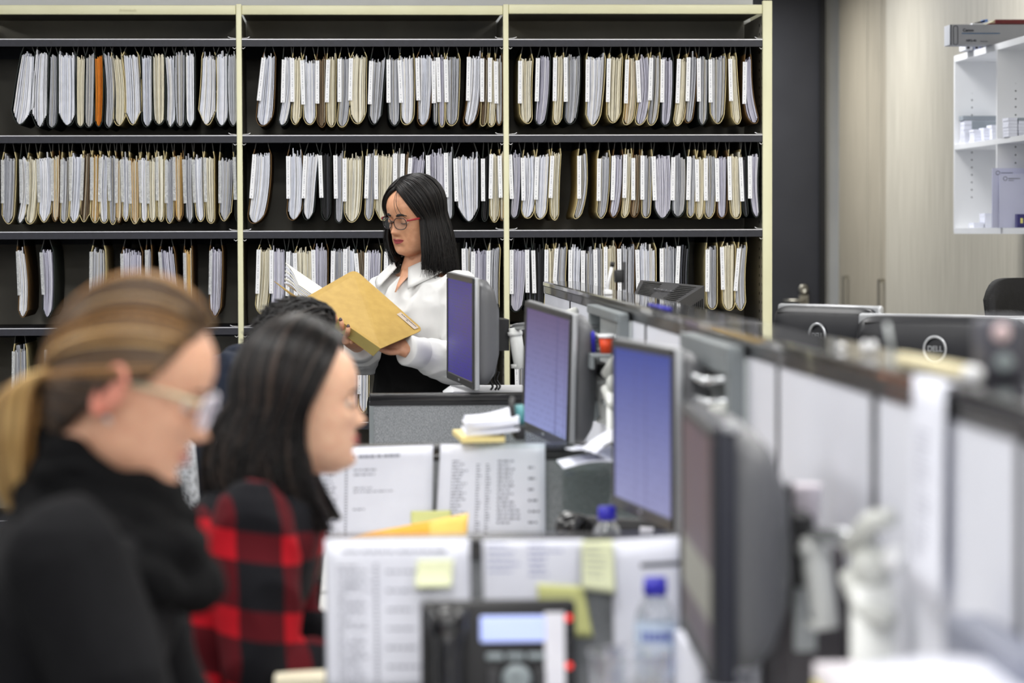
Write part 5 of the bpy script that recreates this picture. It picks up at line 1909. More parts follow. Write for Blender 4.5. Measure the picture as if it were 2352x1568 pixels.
def torso_rings(k, extra=0.):
    """shoulders to hips, half-axes along her left and her front"""
    R_ = []
    for z, a, b, fo in ((shc.z + .050, .055, .050, -.01), (shc.z + .028, .115, .065, -.006), (shc.z - .0, .158, .085, .0), (shc.z - .06, .168, .105, .012), (shc.z - .125, .163, .118, .022), (shc.z - .19, .150, .108, .018),
                        (shc.z - .27, .135, .098, .010), (shc.z - .34, .142, .104, .006), (.98, .158, .115, .0), (.90, .172, .122, -.008), (.83, .168, .118, -.008)):
        t = (shc.z - z) / (shc.z - .9)
        c = shc.lerp(hips, min(max(t, 0), 1))
        R_.append((V((c.x, c.y, z)) + tf * fo, lf * (a * k + extra), tf * (b * k + extra)))
    return R_
body.loft(torso_rings(.9), 28, e=2.3)
limb(body, [shl, shl.lerp(elL, .5), elL], [.044, .040, .034])
limb(body, [elL, elL.lerp(wrL, .5), wrL], [.034, .032, .023])
limb(body, [shr, shr.lerp(elR, .5), elR], [.044, .040, .034])
limb(body, [elR, elR.lerp(wrR, .5), wrR], [.034, .032, .023])
feet = []
for s in (-1, 1):
    hp = hips + lf * s * .085
    kn = V((hp.x, hp.y, .47)) + tf * .02 + lf * s * .005
    an = V((hp.x, hp.y, .08)) - tf * .01 + lf * s * .01
    limb(body, [hp + V((0, 0, .0)), hp.lerp(kn, .5), kn], [.082, .070, .052])
    limb(body, [kn, kn.lerp(an, .35) - tf * .012, an], [.052, .050, .033])
    limb(body, [an, an + tf * .06 + V((0, 0, -.035)), an + tf * .14 + V((0, 0, -.045))], [(.034, .034), (.036, .026), (.032, .018)])
    feet.append(an)
# left hand under the lower edge of the folder
pL = P(905, 797, WY - .335)
hd = (P(893, 796, WY - .345) - wrL).normalized()
hand(body, wrL + hd * .012, hd + V((0, .75, .25)), V((.1, -.75, .6)), -1, curl=.15, scale=.86)
# right hand: palm behind the spine, fingers wrapped on to the front cover
tips = []
limb(body, [wrR, P(818, 778, WY - .20), P(806, 768, WY - .245)], [(.024, .020), (.036, .022), (.036, .018)], flat=(1, 0, 1))
FYd = {}
for (bx, by, mx, my, tx, ty, yy) in ((797, 748, 777, 745, 766, 721, 8.045), (806, 758, 788, 757, 783, 736, 8.025), (812, 768, 798, 768, 800, 751, 8.005)):
    pts = [P(bx, by, WY - .24), P(mx + 7, my + 6, yy + .075), P(mx, my, yy + .012), P((mx + tx) / 2, (my + ty) / 2, yy - .012), P(tx, ty, yy - .010)]
    finger(body, pts, .0083, .0068)
    tips.append((pts[-1], (pts[-1] - pts[-2]).normalized()))
finger(body, [P(816, 776, WY - .22), P(815, 784, 8.06), P(808, 786, 8.03)], .0078, .0064)
finger(body, [P(808, 762, WY - .22), P(790, 748, WY - .20), P(776, 738, WY - .19)], .0095, .0075)
body = fuse(body, .0026, 1, .4)
bo = body.build('body', m_skin1, w1, True)
lips(w1, M1, m_lip, 1.14)
for p, d_ in tips:
    q = MB().ball((0, 0, 0), (.0052, .0026, .0068), 12)
    fr2 = frame(p + d_ * .001 + V((-.1, -1, .25)).normalized() * .0052, d_.cross(V((0, -1, 0))).normalized(), V((0, -1, .1)).normalized(), d_)
    MB().add([fr2 @ a for a in q.v], q.f, 0, True).build('fingernail', m_nail, w1, True)
eyes(w1, M1, m_skin1, .95, m_hair1)
brows(w1, M1, m_hair1b, .0030, .0015)
glasses(w1, M1, mat('frame_dark', (34, 26, 30), .3, coat=.3), mat('frame_red', (150, 24, 34), .3, coat=.3), m_lens, .0248, .0185, .0975, .0013, tz=-.001)
# shirt
sh = MB().loft([(c_, u_.normalized() * (u_.length - (.010 if i_ > 4 else 0)), v_.normalized() * (v_.length - (.010 if i_ > 4 else 0))) for i_, (c_, u_, v_) in enumerate(torso_rings(1.0, .012)[1:7])], 32, e=2.3)
limb(sh, [shl + V((0, 0, -.006)), shl.lerp(elL, .5), elL], [.057, .060, .055])
limb(sh, [elL, elL.lerp(wrL, .5) + V((0, 0, -.006)), elL.lerp(wrL, .78)], [.056, .056, .042])
limb(sh, [shr + V((0, 0, -.006)), shr.lerp(elR, .5), elR], [.057, .060, .055])
limb(sh, [elR, elR.lerp(wrR, .5), elR.lerp(wrR, .78)], [.056, .054, .042])
sh = fuse(sh, .005, 8)
wrinkle(sh, .011, 8.5, (1.0, 1.0, .5), 3.1)
wrinkle(sh, .005, 20., (1, 1, .7), 8.3)
I1 = None
sh.build('shirt', m_shirt, w1, True)
# neckline skin shows through an open collar: wedge of skin, collar wings, placket, cuffs
def front(t, x=0., out=.0):
    """point on the shirt front: t metres below the shoulder line, x to her left"""
    z = shc.z - t
    best = None
    R_ = torso_rings(1.0, .012)
    for a, b in zip(R_, R_[1:]):
        if b[0].z <= z <= a[0].z:
            k = (a[0].z - z) / max(1e-6, a[0].z - b[0].z)
            c = a[0].lerp(b[0], k); u = a[1].lerp(b[1], k); v_ = a[2].lerp(b[2], k)
            xx = x / u.length
            return c + u * xx + v_ * (max(0, 1 - abs(xx) ** 2.3) ** (1 / 2.3)) + tf * out
    return R_[0][0]
mb = MB()
vs = [front(-.058 + .0095 * i, .014 + s * (.026 * (1 - i / 8) ** 1.0), .018) for i in range(9) for s in (-1, 0, 1)]
vs = [p + (tf * .006 if j % 3 == 1 else V((0, 0, 0))) for j, p in enumerate(vs)]
mb.add(vs, [(3 * i + j, 3 * i + j + 1, 3 * i + j + 4, 3 * i + j + 3) for i in range(8) for j in (0, 1)], 0, True)
mb.build('neckline_skin', m_skin1, w1, True)
for s in (-1, 1):
    def col(u, v, s=s):
        # u: from the nape round to the front point, v: from the collar stand down to the wing edge
        a = radians(170 - 150 * u)
        rr_ = .058 + .012 * v + .012 * u
        c = V((nb.x, nb.y, nb.z)) + V((0, 0, .054 - .056 * u ** 1.5))
        p = c + lf * (s * rr_ * sin(a)) + tf * (rr_ * .95 * cos(a) + .008)
        drop = v * (.032 + .030 * u ** 2)
        p = p + V((0, 0, -drop)) + (tf * cos(a) + lf * s * sin(a)) * (.020 * v + .014 * u * v) + lf * (s * .022 * v * u)
        return p, (tf * cos(a) + lf * s * sin(a) + V((0, 0, .6))).normalized()
    MB().sheet(col, 16, 5, .003).build('collar', m_shirt, w1, True)
mb = MB()
vs = []
for i in range(10):
    t = .040 + .014 * i
    for x in (-.012, .014):
        vs.append(front(t, x, .014 + .002 * sin(i * 1.7)))
mb.add(vs, [(2 * i, 2 * i + 1, 2 * i + 3, 2 * i + 2) for i in range(9)], 0, True)
mb.build('placket', m_shirt, w1, True)
for i in range(2):
    p = front(.07 + .065 * i, .001, .0165)
    mb = MB().lathe([(0, .001), (.0045, .001), (.0045, 0), (0, 0)], p, 12, M=(tf.to_track_quat('Z', 'Y')).to_matrix().to_4x4())
    mb.build('button', m_white, w1, True)
for a, b in ((elL, wrL), (elR, wrR)):
    d_ = (b - a).normalized()
    p0 = a.lerp(b, .78)
    MB().tube([p0, p0 + d_ * .004, p0 + d_ * .03, p0 + d_ * .060, p0 + d_ * .063], [.040, .045, .044, .045, .040], 22).build('cuff', m_shirt, w1, True)
# trousers
tr_ = MB().loft(torso_rings(1.0, .022)[5:], 28, e=2.3)
for s, an in zip((-1, 1), feet):
    hp = hips + lf * s * .085
    kn = V((hp.x, hp.y, .47)) + tf * .02 + lf * s * .005
    limb(tr_, [hp, hp.lerp(kn, .5), kn], [.098, .084, .066])
    limb(tr_, [kn, kn.lerp(an, .5), an + V((0, 0, .01))], [.066, .064, .056])
tr_ = fuse(tr_, .007, 3)
wrinkle(tr_, .008, 9, (1, 1, .6), 5.)
tr_.build('trousers', m_trous, w1, True)
for an in feet:
    mb = MB()
    limb(mb, [an + V((0, 0, -.03)) - tf * .03, an + tf * .05 + V((0, 0, -.045)), an + tf * .15 + V((0, 0, -.052))], [(.038, .046), (.042, .032), (.034, .022)])
    mb = fuse(mb, .005, 2)
    mb.build('shoe', m_shoe, w1, True)
# hair: a chin length bob parted above the forehead
rnd = random.Random(11)
hm = MB()
def bob(side, a, layer, thick, jitter=1.):
    """a: 0 front of the parting .. 1 crown/back"""
    el0 = radians(62 + 36 * a) if a < .5 else radians(80 + 30 * (a - .5))
    px_ = .010 + side * .004
    az_end = radians(52 + 128 * a + rnd.uniform(-8, 8) * jitter)
    if side < 0:
        az_end = radians(60 + 120 * a + rnd.uniform(-8, 8) * jitter)
    d0 = V((px_ / .09, cos(radians(58 + 62 * a)), sin(radians(58 + 62 * a)))).normalized()
    d1 = V((side * sin(az_end), cos(az_end), -.12)).normalized()
    pts = []
    off = .004 + layer
    L_ = 9
    om = acos(max(-1, min(1, d0.dot(d1))))
    for i in range(L_):
        t = i / (L_ - 1)
        q = (d0 * sin((1 - t) * om) + d1 * sin(t * om)) / sin(om)
        el, az = asin(q.z), atan2(q.x, q.y)
        pts.append(skull(M1, el, az, off + .010 * sin(pi * min(1, t * 1.1)) * .8))
    # hang
    last = pts[-1]
    I = M1.to_3x3().normalized()
    out = (I @ V((d1.x, d1.y, 0))).normalized()
    endz = hc.z - (.150 + .030 * a - (.020 if side > 0 else 0.)) + rnd.uniform(-.026, .016) * jitter
    n_ = 7
    for i in range(1, n_ + 1):
        t = i / n_
        z = last.z + (endz - last.z) * t
        bow = .014 * sin(pi * t * .8) + (.012 * t * t if a > .25 else (-.020 if side > 0 else .004) * t * t) + (.012 * t if side < 0 else 0)
        pts.append(V((last.x, last.y, z)) + out * bow + V((rnd.uniform(-1, 1), rnd.uniform(-1, 1), 0)) * .004 * t * jitter)
    return pts
for side in (1, -1):
    for i in range(46):
        strand(hm, bob(side, i / 45, .000, 1, .3), .0078, .0045, 6, 0)
    for i in range(640):
        a = rnd.random()
        strand(hm, bob(side, a, rnd.uniform(.004, .012), 1), rnd.uniform(.0008, .0016), .0003, 4, 1 if rnd.random() < .35 else 0)
# loose lock over the forehead
strand(hm, [M1 @ p for p in catmull([V(p) for p in ((-.006, .048, .108), (-.010, .078, .088), (-.016, .094, .062), (-.022, .097, .036), (-.036, .093, .012))], 5)], .0010, .0005, 4, 0)
strand(hm, [M1 @ p for p in catmull([V(p) for p in ((-.006, .048, .108), (-.014, .078, .086), (-.024, .092, .058), (-.036, .090, .030), (-.050, .078, .008))], 5)], .0012, .0005, 4, 0)
hm.build('hair', [m_hair1, m_hair1b], w1, True)
# the folder she reads
S1, S2 = P(703, 682, 8.085), P(874, 800, 7.955)
C2, C3 = P(815, 618, 8.22), P(973, 757, 8.10)
m_man = mat('manila_board', (174, 142, 66), .6, var=(40, (164, 132, 58)), bump=(160, .06))
m_mand = mat('manila_spine', (150, 135, 78), .6, var=(40, (154, 138, 78)))
t = thing('open_folder', 'open manila folder with a typed label, held by the standing woman', 'folder', ((S1.x + S2.x) / 2, 8.08, S2.z))
nrm = (S2 - S1).cross(C2 - S1).normalized()
if nrm.y > 0:
    nrm = -nrm
def rounded(a, b, c, d, k=.06):
    """quad outline, corners b and c rounded"""
    out = [a]
    for p, q, r_ in ((a, b, c), (b, c, d)):
        u_, v_ = (p - q), (r_ - q)
        l = min(u_.length, v_.length) * k * 2
        u_, v_ = u_.normalized() * l, v_.normalized() * l
        for i in range(7):
            s_ = i / 6
            out.append(q + u_ * (1 - s_) ** 2 + v_ * s_ ** 2)
    return out + [d]
MB().prism(rounded(S1, C2, C3, S2), -nrm * .0018).build('front_cover', m_man, t, True)
spd = V((-.013, .012, -.014))
MB().prism([S1, S2, S2 + spd * 1.5, S1 + spd * 1.2], -nrm * .0016).build('spine', m_mand, t, True)
B1 = P(627, 643, 8.30)
bb = B1 - (S1 + spd)
MB().prism(rounded(S1 + spd * 1.2, B1, B1 + (S2 - S1) * .96, S2 + spd * 1.5, .03), V((-.25, .4, -.88)).normalized() * .0018).build('back_cover', m_man, t, True)
for i in range(6):
    o_ = V((0, 0, 1)) * (.002 + .005 * i) + (S2 - S1) * .03
    p0 = S1 + spd * .4 + bb * .27 + o_
    p1 = p0 + bb * (.50 - .01 * i) + V((0, 0, .004 * i))
    f_ = lambda u, v, p0=p0, p1=p1, i=i: (p0.lerp(p1, u) + (S2 - S1) * (.90 * v) + V((0, 0, .010 * sin(pi * u) + .003 * i * u)), V((0, 0, 1)))
    MB().sheet(f_, 8, 6, .0035).build('inner_papers', [m_paper, PM['c'][2]][i % 2], t, True)
la, lb_ = .60, .93
e1_ = lambda s, h: S1.lerp(S2, s).lerp(C2.lerp(C3, s), h) + nrm * .0008
MB().add([e1_(.70, .86), e1_(.955, .86), e1_(.955, .955), e1_(.70, .955)], [(0, 1, 2, 3)]).build('typed_label', mat('label_greige', (186, 172, 158), .7, var=(30, (178, 164, 150))), t, True)
mb = MB()
s_ = .725
rr = random.Random(2)
while s_ < .93:
    w_ = rr.uniform(.008, .022)
    mb.add([e1_(s_, .925) + nrm * .0006, e1_(s_ + w_, .925) + nrm * .0006, e1_(s_ + w_, .937) + nrm * .0006, e1_(s_, .937) + nrm * .0006], [(0, 1, 2, 3)])
    s_ += w_ + .005
mb.build('label_lettering', m_inkdark, t, True)
mb = MB()
mb.add([e1_(.81, .895) + nrm * .0006, e1_(.835, .895) + nrm * .0006, e1_(.835, .905) + nrm * .0006, e1_(.81, .905) + nrm * .0006], [(0, 1, 2, 3)])
mb.build('label_lettering', m_inkdark, t, True)
# ---------------------------------------------------------------- seated people (all face +x, towards their monitors)
def strand_path(M, roots, tie, t0, off, n=12, wob=0.):
    """over the scalp from one direction to another"""
    a, b = roots, tie
    om = acos(max(-1, min(1, a.dot(b))))
    out = []
    for i in range(n):
        t = t0 + (1 - t0) * i / (n - 1)
        q = (a * sin((1 - t) * om) + b * sin(t * om)) / max(1e-5, sin(om))
        q = q + V((0, 0, wob * sin(pi * t)))
        q.normalize()
        out.append(skull(M, asin(max(-1, min(1, q.z))), atan2(q.x, q.y), off))
    return out


def dirv(el, az):
    return V((sin(az) * cos(el), cos(az) * cos(el), sin(el)))


def seated(M, nb, S, halfsh, pelv, eln, wrn, elf, wrf, skin, lipm, kn_dx=.42, chest=.118, girth=1.0, lean_c=.0, jaw=1., nose=1., fist=False, voxel=.0034):
    """returns (body, cloth volume, trousers, shoes points)"""
    b = head_mb(M, nose=nose, jaw=jaw)
    limb(b, [M @ V((0, -.020, -.045)), M @ V((0, -.028, -.10)), nb, nb + V((-.005, 0, -.06))], [.050, .048, .051, .075], 20)
    yv, xv = V((0, 1, 0)), V((1, 0, 0))
    def rings(extra):
        R_ = []
        for t, lat, dep, fo in ((-.09, .060, .058, -.012), (-.045, .12, .075, -.01), (.0, halfsh * .92, .092, 0), (.12, halfsh * .98, chest, .01), (.28, halfsh * .92, chest * 1.04, .012), (.5, halfsh * .82, chest * .93, 0.0),
                                (.72, halfsh * .83, chest, -.005), (.92, halfsh * .98, chest * 1.15, .0), (1.08, halfsh * .95, chest * 1.1, .02)):
            c = S.lerp(pelv, t)
            c = c + xv * (fo - .03 * sin(pi * min(max(t, 0), 1)) + lean_c * sin(pi * min(max(t, 0), 1)))
            R_.append((c, yv * (lat * girth + extra), (xv + V((0, 0, .12))).normalized() * (dep * girth + extra)))
        return R_
    b.loft(rings(-.012), 26, e=2.3)
    shn, shf = S - yv * (halfsh - .012), S + yv * (halfsh - .012)
    cloth = MB().loft(rings(.008), 30, e=2.3)
    cloth.ball(nb + V((-.004, 0, -.068)), .086, 16)
    for sh, el, wr, sd in ((shn, eln, wrn, 1), (shf, elf, wrf, -1)):
        limb(b, [sh, sh.lerp(el, .5), el], [.045, .042, .036])
        limb(b, [el, el.lerp(wr, .5), wr], [.036, .033, .024])
        d_ = (wr - el).normalized()
        hand(b, wr + d_ * .012, d_, V((0, 0, -1)) if not fist else V((.3, 0, -.8)), sd, curl=.55 if not fist else 1.25, scale=.92)
        limb(cloth, [sh, sh.lerp(el, .5), el], [.068, .064, .056])
        limb(cloth, [el, el.lerp(wr, .5), el.lerp(wr, .92)], [.056, .052, .040])
    tr = MB()
    ank = []
    for s in (-1, 1):
        hp = V((pelv.x + .02, pelv.y + s * .085, .555))
        kn = V((pelv.x + kn_dx, pelv.y + s * .10, .545))
        an = V((kn.x - .02, kn.y, .085))
        limb(b, [hp, hp.lerp(kn, .5), kn], [.078, .068, .050])
        limb(b, [kn, kn.lerp(an, .35), an], [.050, .048, .032])
        limb(b, [an, an + V((.06, 0, -.035)), an + V((.14, 0, -.048))], [(.032, .034), (.034, .026), (.030, .018)])
        limb(tr, [hp + V((-.03, 0, .01)), hp.lerp(kn, .5), kn], [.094, .082, .064])
        limb(tr, [kn, kn.lerp(an, .5), an], [.064, .058, .050])
        ank.append(an)
    tr.ball((pelv.x, pelv.y, .56), (.13, .165, .10), 20)
    b = fuse(b, voxel, 1, .4)
    return b, cloth, tr, ank


def dress(t, tr, ank, m_tr):
    q = fuse(tr, .008, 3)
    wrinkle(q, .006, 9, (1, 1, .6), 2.)
    q.build('trousers', m_tr, t, True)
    for an in ank:
        mb = limb(MB(), [an + V((-.03, 0, -.03)), an + V((.05, 0, -.047)), an + V((.15, 0, -.055))], [(.038, .046), (.042, .032), (.034, .022)])
        fuse(mb, .006, 2).build('shoe', m_shoe, t, True)


# ---------------------------------------------------------------- 2. the fair haired woman in black, nearest
m_skin2 = skin_mat('skin_fair', (226, 176, 146), (216, 162, 134))
m_blk = mat('jacket_black', (17, 17, 20), .9, spec=.2, var=(60, (13, 13, 16)), bump=(700, .2))
m_scarf = mat('scarf_black', (10, 10, 12), .95, spec=.15, var=(60, (7, 7, 9)), bump=(500, .2))
mh = [mat('hair_brown', (92, 71, 51), .42, var=(30, (92, 70, 48))), mat('hair_highlight', (220, 184, 124), .40, var=(30, (204, 166, 106))), mat('hair_deep_brown', (58, 44, 34), .45, var=(30, (48, 36, 28))), mat('hair_honey', (172, 126, 70), .40, var=(30, (156, 112, 62)))]
BY = 3.40
C2h = P(303, 880, BY)
M2 = head_frame(C2h, V((cos(radians(20)), -.03, -sin(radians(20)))), radians(0), 1.0)
S2b = P(178, 1232, BY)
S2b.y = BY
nb2 = P(205, 1120, BY)
pel2 = V((S2b.x - .08, BY, .58))
w2 = thing('person', 'woman with fair brown ponytail, clear glasses and black jacket, seated nearest the camera', 'person', (pel2.x, BY, 0))
b2, cl2, tr2, an2 = seated(M2, nb2, S2b, .195, pel2, V((S2b.x + .11, BY - .225, .83)), V((S2b.x + .30, BY - .14, .785)), V((S2b.x + .11, BY + .225, .83)), V((S2b.x + .30, BY + .14, .785)), m_skin2, m_lip2, chest=.128, jaw=1.04)
bo = b2.build('body', m_skin2, w2, True)
lips(w2, M2, m_lip2, 1.04)
eyes(w2, M2, m_skin2, .75, mh[2])
for s_ in (1, -1):
    q = MB().ball((0, 0, 0), (.0075, .0165, .029), 16)
    Re = Matrix.Rotation(s_ * -.40, 4, 'Z') @ Matrix.Rotation(-.18, 4, 'X')
    ce = V((s_ * .0775, -.012, -.010))
    q.v = [M2 @ (ce + Re @ p) for p in q.v]
    rim = [M2 @ (ce + Re @ V((s_ * .007, .002 - .0170 * sin(radians(-70 + 250 * i / 12) * .9 + .35), .031 * cos(radians(-70 + 250 * i / 12) + .15)))) for i in range(13)]
    q.tube(rim, [.0042] * 12 + [.003], 8)
    fuse(q, .0018, 1).build('ear', m_ear, w2, True)
brows(w2, M2, mh[2], .0024)
cl2 = fuse(cl2, .006, 14)
wrinkle(cl2, .010, 7.5, (1, 1, .7), 6.)
cl2.build('jacket', m_blk, w2, True)
sc = MB()
for (nx, ny), (fx, fy), lat, th in (((126, 1016), (372, 1140), .064, .026), ((112, 1078), (398, 1190), .082, .026), ((96, 1140), (425, 1262), .105, .032), ((80, 1180), (452, 1340), .125, .030)):
    a, c = P(nx, ny, BY), P(fx, fy, BY)
    pts = []
    for i in range(28):
        q = 2 * pi * i / 28
        p = a.lerp(c, .5 - .5 * cos(q)) + V((0, lat * sin(q), -.012 * sin(q) ** 2))
        pts.append(p)
    sc.tube(pts, [th * (1 + .18 * sin(5 * 2 * pi * i / 28 + nx)) for i in range(28)], 12, closed=True)
sc = fuse(sc, .005, 2)
wrinkle(sc, .006, 14, (1, 1, 1.6), 1.)
sc.build('scarf', m_scarf, w2, True)
dress(w2, tr2, an2, m_trous)
glasses(w2, M2, mat('frame_frost', (216, 212, 226), .25, coat=.3), mat('arm_straw', (196, 190, 158), .35, coat=.2), mat('lens_frost', (228, 226, 240), .08, spec=.9, alpha=.22), .0262, .0195, .1005, .0021)
MB().ball(M2 @ V((.079, -.006, -.043)), .0045, 10).build('earring', m_rim, w2, True)
HL = [(0, 50), (25, 48), (45, 38), (58, 24), (70, 8), (82, 2), (96, -4), (108, -26), (130, -48), (155, -62), (180, -66)]
def hairline(az):
    for (a, e), (a2, e2) in zip(HL, HL[1:]):
        if a <= az <= a2:
            return e + (e2 - e) * (az - a) / (a2 - a)
    return -50
tie = dirv(radians(-22), pi)
rnd = random.Random(21)
hm = MB()
def pick(az):
    r_ = rnd.random()
    if az > 84:
        return 2 if r_ < .7 else 0
    if az > 58:
        return 2 if r_ < .35 else (0 if r_ < .75 else 3)
    return 1 if r_ < .28 else (3 if r_ < .50 else (0 if r_ < .9 else 2))
for side in (1, -1):
    for i in range(60):
        az = 180 * i / 59
        d0 = dirv(radians(hairline(az)), radians(az) * side)
        p = strand_path(M2, d0, tie, .0, .0035, 14, .10 if az < 60 else 0)
        strand(hm, p, .0085, .0060, 6, 0 if az < 70 else 2)
    band = -1
    for i in range(470):
        az = rnd.uniform(0, 180)
        if i % 9 == 0:
            band = pick(az); baz = az
        az2 = min(178, max(0, baz + rnd.gauss(0, 2.6)))
        d0 = dirv(radians(hairline(az2) + rnd.uniform(-1, 3)), radians(az2) * side)
        p = strand_path(M2, d0, tie, rnd.uniform(0, .12), rnd.uniform(.009, .015), 14, (.10 if az2 < 60 else 0) + rnd.uniform(-.03, .03))
        strand(hm, p, .0013, .0012, 4, band if rnd.random() < .8 else pick(az2))
hair2 = hm.build('hair', mh, w2, True)
tp = P(120, 880, BY)
MB().tube([tp + V((.014 * 0, .016 * cos(a), .018 * sin(a))) for a in [2 * pi * i / 20 for i in range(20)]], .008, 10, closed=True).build('hair_tie', m_black, w2, True)
hm = MB()
guide = catmull([P(138, 886, BY), P(116, 878, BY), P(76, 880, BY), P(42, 922, BY), P(30, 1005, BY), P(30, 1090, BY), P(48, 1172, BY)], 4)
nG = len(guide)
for i in range(520):
    a, rr_ = rnd.uniform(0, 2 * pi), sqrt(rnd.random())
    cut = rnd.choice((nG, nG, nG - 2, nG - 4))
    pts = []
    for j in range(cut):
        t = j / (nG - 1)
        spr = .012 + .027 * sin(pi * min(1, t * .9 + .05)) - .004 * t
        pts.append(guide[j] + V((cos(a) * rr_ * spr * .95, sin(a) * rr_ * spr * 1.1, cos(a + .8) * rr_ * spr * .5)))
    r_ = rnd.random()
    strand(hm, pts, .0022, .0007, 4, 1 if (r_ < .66 and cos(a) < .5) else (3 if r_ < .75 else (0 if r_ < .92 else 2)))
hm.build('ponytail', mh, w2, True)
office_chair('black office chair under the fair haired woman in black', (pel2.x + .02, BY, 0), 0, m_chairblk, top=.92)

# ---------------------------------------------------------------- 3. the dark haired woman in red check
m_skin3 = skin_mat('skin_light', (232, 188, 158), (224, 174, 146))
n = NT('red_black_check')
x, y, z, ov = n.obj()
u = n.math('ADD', n.math('MULTIPLY', x, 1 / .116), n.math('MULTIPLY', y, 3.2))
v = n.math('ADD', n.math('MULTIPLY', z, 1 / .116), n.math('MULTIPLY', x, 1.2))
def soft(s_):
    f_ = n.math('FRACT', s_)
    return n.math('LESS_THAN', f_, .62)
ku, kv = soft(n.math('ADD', u, .30)), soft(n.math('ADD', v, .12))
both, any_ = n.math('MULTIPLY', ku, kv), n.math('MAXIMUM', ku, kv)
fz = n.math('MULTIPLY_ADD', n.noise(ov, 700., 2.), .4, .8)
c = n.mixc(any_, lin((170, 15, 30)), lin((78, 11, 20)))
c = n.mixc(both, c, lin((17, 17, 22)))
n.L.new(c, n.b.inputs['Base Color'])
n.b.inputs['Roughness'].default_value = .9
n.b.inputs['Specular IOR Level'].default_value = .2
m_check = n.m
m_hd = [mat('hair_dark_brown', (32, 25, 23), .30, spec=.32, var=(40, (26, 21, 20))), mat('hair_soft_black', (19, 16, 16), .30, spec=.32, var=(40, (16, 14, 15))), mat('hair_brown_tips', (62, 46, 38), .4, var=(40, (50, 38, 30)))]
QY = 4.50
C3h = P(694, 920, QY)
M3 = head_frame(C3h, V((.995, .10, -.03)), 0, .965)
S3b = P(588, 1168, QY)
nb3 = P(628, 1112, QY)
pel3 = V((S3b.x - .075, QY, .58))
w3 = thing('person', 'woman with long dark hair and red black checked shirt, seated in profile behind nearest divider', 'person', (pel3.x, QY, 0))
b3, cl3, tr3, an3 = seated(M3, nb3, S3b, .182, pel3, V((S3b.x + .015, QY - .205, .80)), V((S3b.x + .225, QY - .13, .785)), V((S3b.x + .05, QY + .205, .80)), V((S3b.x + .25, QY + .10, .785)), m_skin3, m_lip2, chest=.110, nose=.92)
b3.build('body', m_skin3, w3, True)
lips(w3, M3, mat('lip_pink', (196, 92, 92), .4, var=(90, (184, 84, 84))), 1., .92)
eyes(w3, M3, m_skin3, .85, m_hd[1])
brows(w3, M3, m_hd[0], .0028)
cl3 = fuse(cl3, .006, 10)
wrinkle(cl3, .010, 8, (1, 1, .7), 2.4)
cl3.build('checked_shirt', m_check, w3, True)
def col3(u, v):
    a = radians(-165 + 330 * u)
    c_ = nb3 + V((-.004, 0, .020))
    r_ = .060 + .018 * v
    p = c_ + V((cos(a) * r_ * 1.05, sin(a) * r_, -.035 * v - .028 * max(0, cos(a))))
    return p, V((cos(a), sin(a), .5)).normalized()
MB().sheet(col3, 24, 4, .003).build('collar', m_check, w3, True)
dress(w3, tr3, an3, mat('jeans_dark', (36, 42, 60), .85, var=(60, (28, 34, 50)), bump=(700, .2)))
rnd = random.Random(33)
hm = MB()
def longhair(side, a, lay, jit=1.):
    """a: 0 front of the parting .. 1 back of the crown"""
    d0 = dirv(radians(56 + 34 * min(1, a * 2.2)) if a < .45 else radians(90 - 40 * (a - .45)), 0. if a < .45 else pi)
    d0 = (d0 + V((.02 * side - .03, 0, 0))).normalized()
    az = radians(86 + 92 * a ** .9 + rnd.uniform(-5, 5) * jit)
    d1 = dirv(radians(-6 + 2 * rnd.uniform(-1, 1)), az * side)
    pts = strand_path(M3, d0, d1, 0, .007 + lay + .006 * a, 10, .16 * (1 - a))
    last = pts[-1]
    # world frame: face +x; hang behind the ear then over the shoulder
    endz = C3h.z - (.195 + .03 * rnd.uniform(-1, .6) * jit)
    fx = .045 * (1 - a) ** 2 - .035 * a if side > 0 else .075 * (1 - a) ** 1.2 - .03 * a
    fy = -.03 * side * (1 - a) * (-1 if side < 0 else 1)
    n_ = 9
    for i in range(1, n_ + 1):
        t = i / n_
        s_ = t * t * (3 - 2 * t)
        curl_ = .012 * sin(pi * 1.6 * t + 4 * a)
        pts.append(V((last.x - (.028 - .02 * a) * sin(pi * t) * (1 if a < .4 else 0) + fx * s_ + curl_ * t - .03 * a * sin(pi * t), last.y + (-.020 * side) * s_ * (1 if a < .8 else 0), last.z + (endz - last.z) * t))
                   + V((rnd.uniform(-1, 1), rnd.uniform(-1, 1), 0)) * .004 * t * jit)
    return pts
for side in (1, -1):
    for i in range(44):
        strand(hm, longhair(side, i / 43, 0, .3), .0088, .0058, 6, 1)
    for i in range(430 if side > 0 else 240):
        p = longhair(side, rnd.random(), rnd.uniform(.004, .013))
        strand(hm, p, rnd.uniform(.0013, .0022), .0005, 4, rnd.choice((0, 1, 1, 2)) if rnd.random() < .5 else 1)
hm.build('hair', m_hd, w3, True)
office_chair('black office chair under the woman in the checked shirt', (pel3.x + .02, QY, 0), 0, m_chairblk, top=.88)

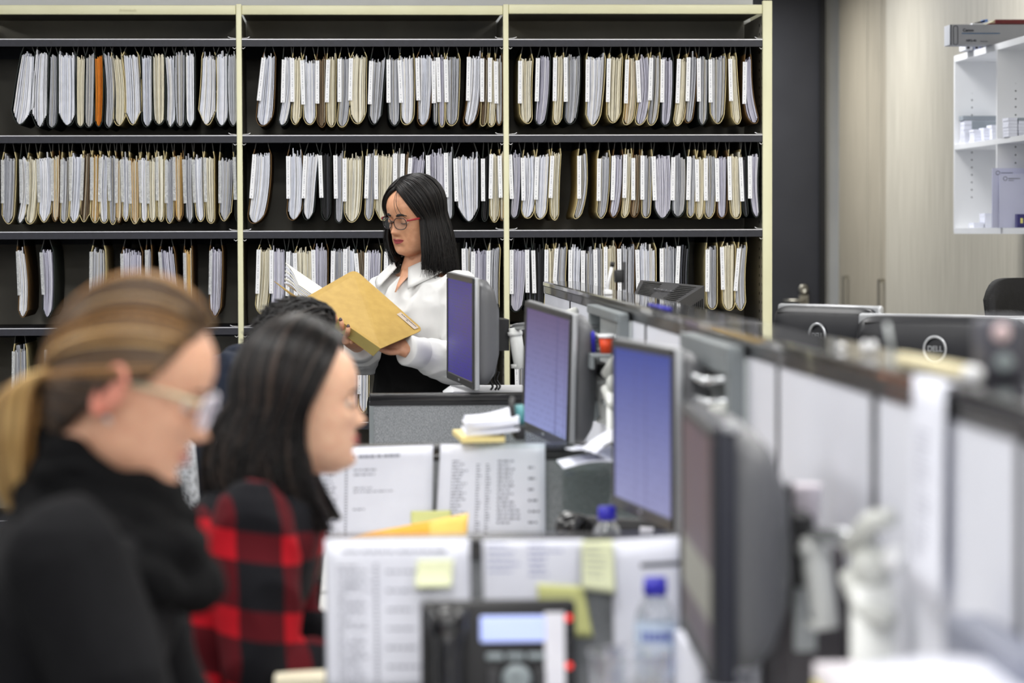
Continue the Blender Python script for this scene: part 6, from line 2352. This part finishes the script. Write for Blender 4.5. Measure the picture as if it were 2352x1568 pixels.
# ---------------------------------------------------------------- 4. the man mostly hidden behind her
m_skin4 = skin_mat('skin_tan', (206, 152, 122), (194, 138, 110))
m_navy = mat('shirt_navy', (30, 36, 50), .85, spec=.2, var=(40, (25, 30, 42)), bump=(600, .1))
GY = 6.75
C4h = P(686, 830, GY)
M4 = head_frame(C4h, V((.97, -.05, -.20)), 0, 1.02)
S4b = P(550, 862, GY)
nb4 = P(598, 846, GY)
pel4 = V((S4b.x - .06, GY, .58))
w4 = thing('person', 'man with tousled black hair and navy shirt, mostly hidden behind the checked shirt woman', 'person', (pel4.x, GY, 0))
el4, wr4 = V((S4b.x - .02, GY - .235, .83)), V((S4b.x + .22, GY - .14, .80))
b4, cl4, tr4, an4 = seated(M4, nb4, S4b, .205, pel4, el4, wr4, V((S4b.x + .10, GY + .21, .80)), V((S4b.x + .30, GY + .12, .80)), m_skin4, m_lip2, chest=.122, girth=1.05)
b4.build('body', m_skin4, w4, True)
lips(w4, M4, m_lip2)
eyes(w4, M4, m_skin4, .4, m_hd[1])
brows(w4, M4, m_hair1, .0028)
cl4 = fuse(cl4, .006, 3)
wrinkle(cl4, .010, 8, (1, 1, .7), 7.4)
cl4.build('shirt', m_navy, w4, True)
dress(w4, tr4, an4, m_trous)
rnd = random.Random(44)
hm = MB()
for i in range(900):
    az = rnd.uniform(-pi, pi)
    azd = abs(degrees(az))
    lo_ = 44 if azd < 50 else (44 - (azd - 50) * 1.2 if azd < 90 else -4 - (azd - 90) * .4)
    el = radians(rnd.uniform(lo_, 88) if rnd.random() < .75 else rnd.uniform(max(lo_, 25), 88))
    lay = rnd.uniform(.006, .030)
    tgt = dirv(radians(rnd.uniform(-30, 20)), pi + rnd.uniform(-.9, .9))
    d0 = dirv(el, az)
    p = strand_path(M4, d0, tgt, 0, lay, 12, rnd.uniform(.0, .25))
    cut = rnd.randint(4, 7)
    pts = [skull(M4, el, az, 0.)] + p[1:cut]
    e_ = (pts[-1] - pts[-2]).normalized()
    curl_ = V((rnd.uniform(-.6, .2), rnd.uniform(-.7, .7), rnd.uniform(-.2, .6)))
    pts.append(pts[-1] + (e_ + curl_ * .5).normalized() * .018)
    pts.append(pts[-1] + (e_ + curl_).normalized() * .016)
    strand(hm, catmull(pts, 2), rnd.uniform(.0024, .0042), .0006, 5, 0 if rnd.random() < .75 else 1)
hm.build('hair', [m_hair1, m_hair1b], w4, True)
office_chair('black office chair under the man in the navy shirt', (pel4.x + .02, GY, 0), 0, m_chairblk, top=.88)
office_chair('empty office chair with speckled light grey backrest behind the fair haired woman', (P(480, 1000, 6.0).x - .205, 6.22, 0), radians(90), m_speck, top=1.075, wide=.42)
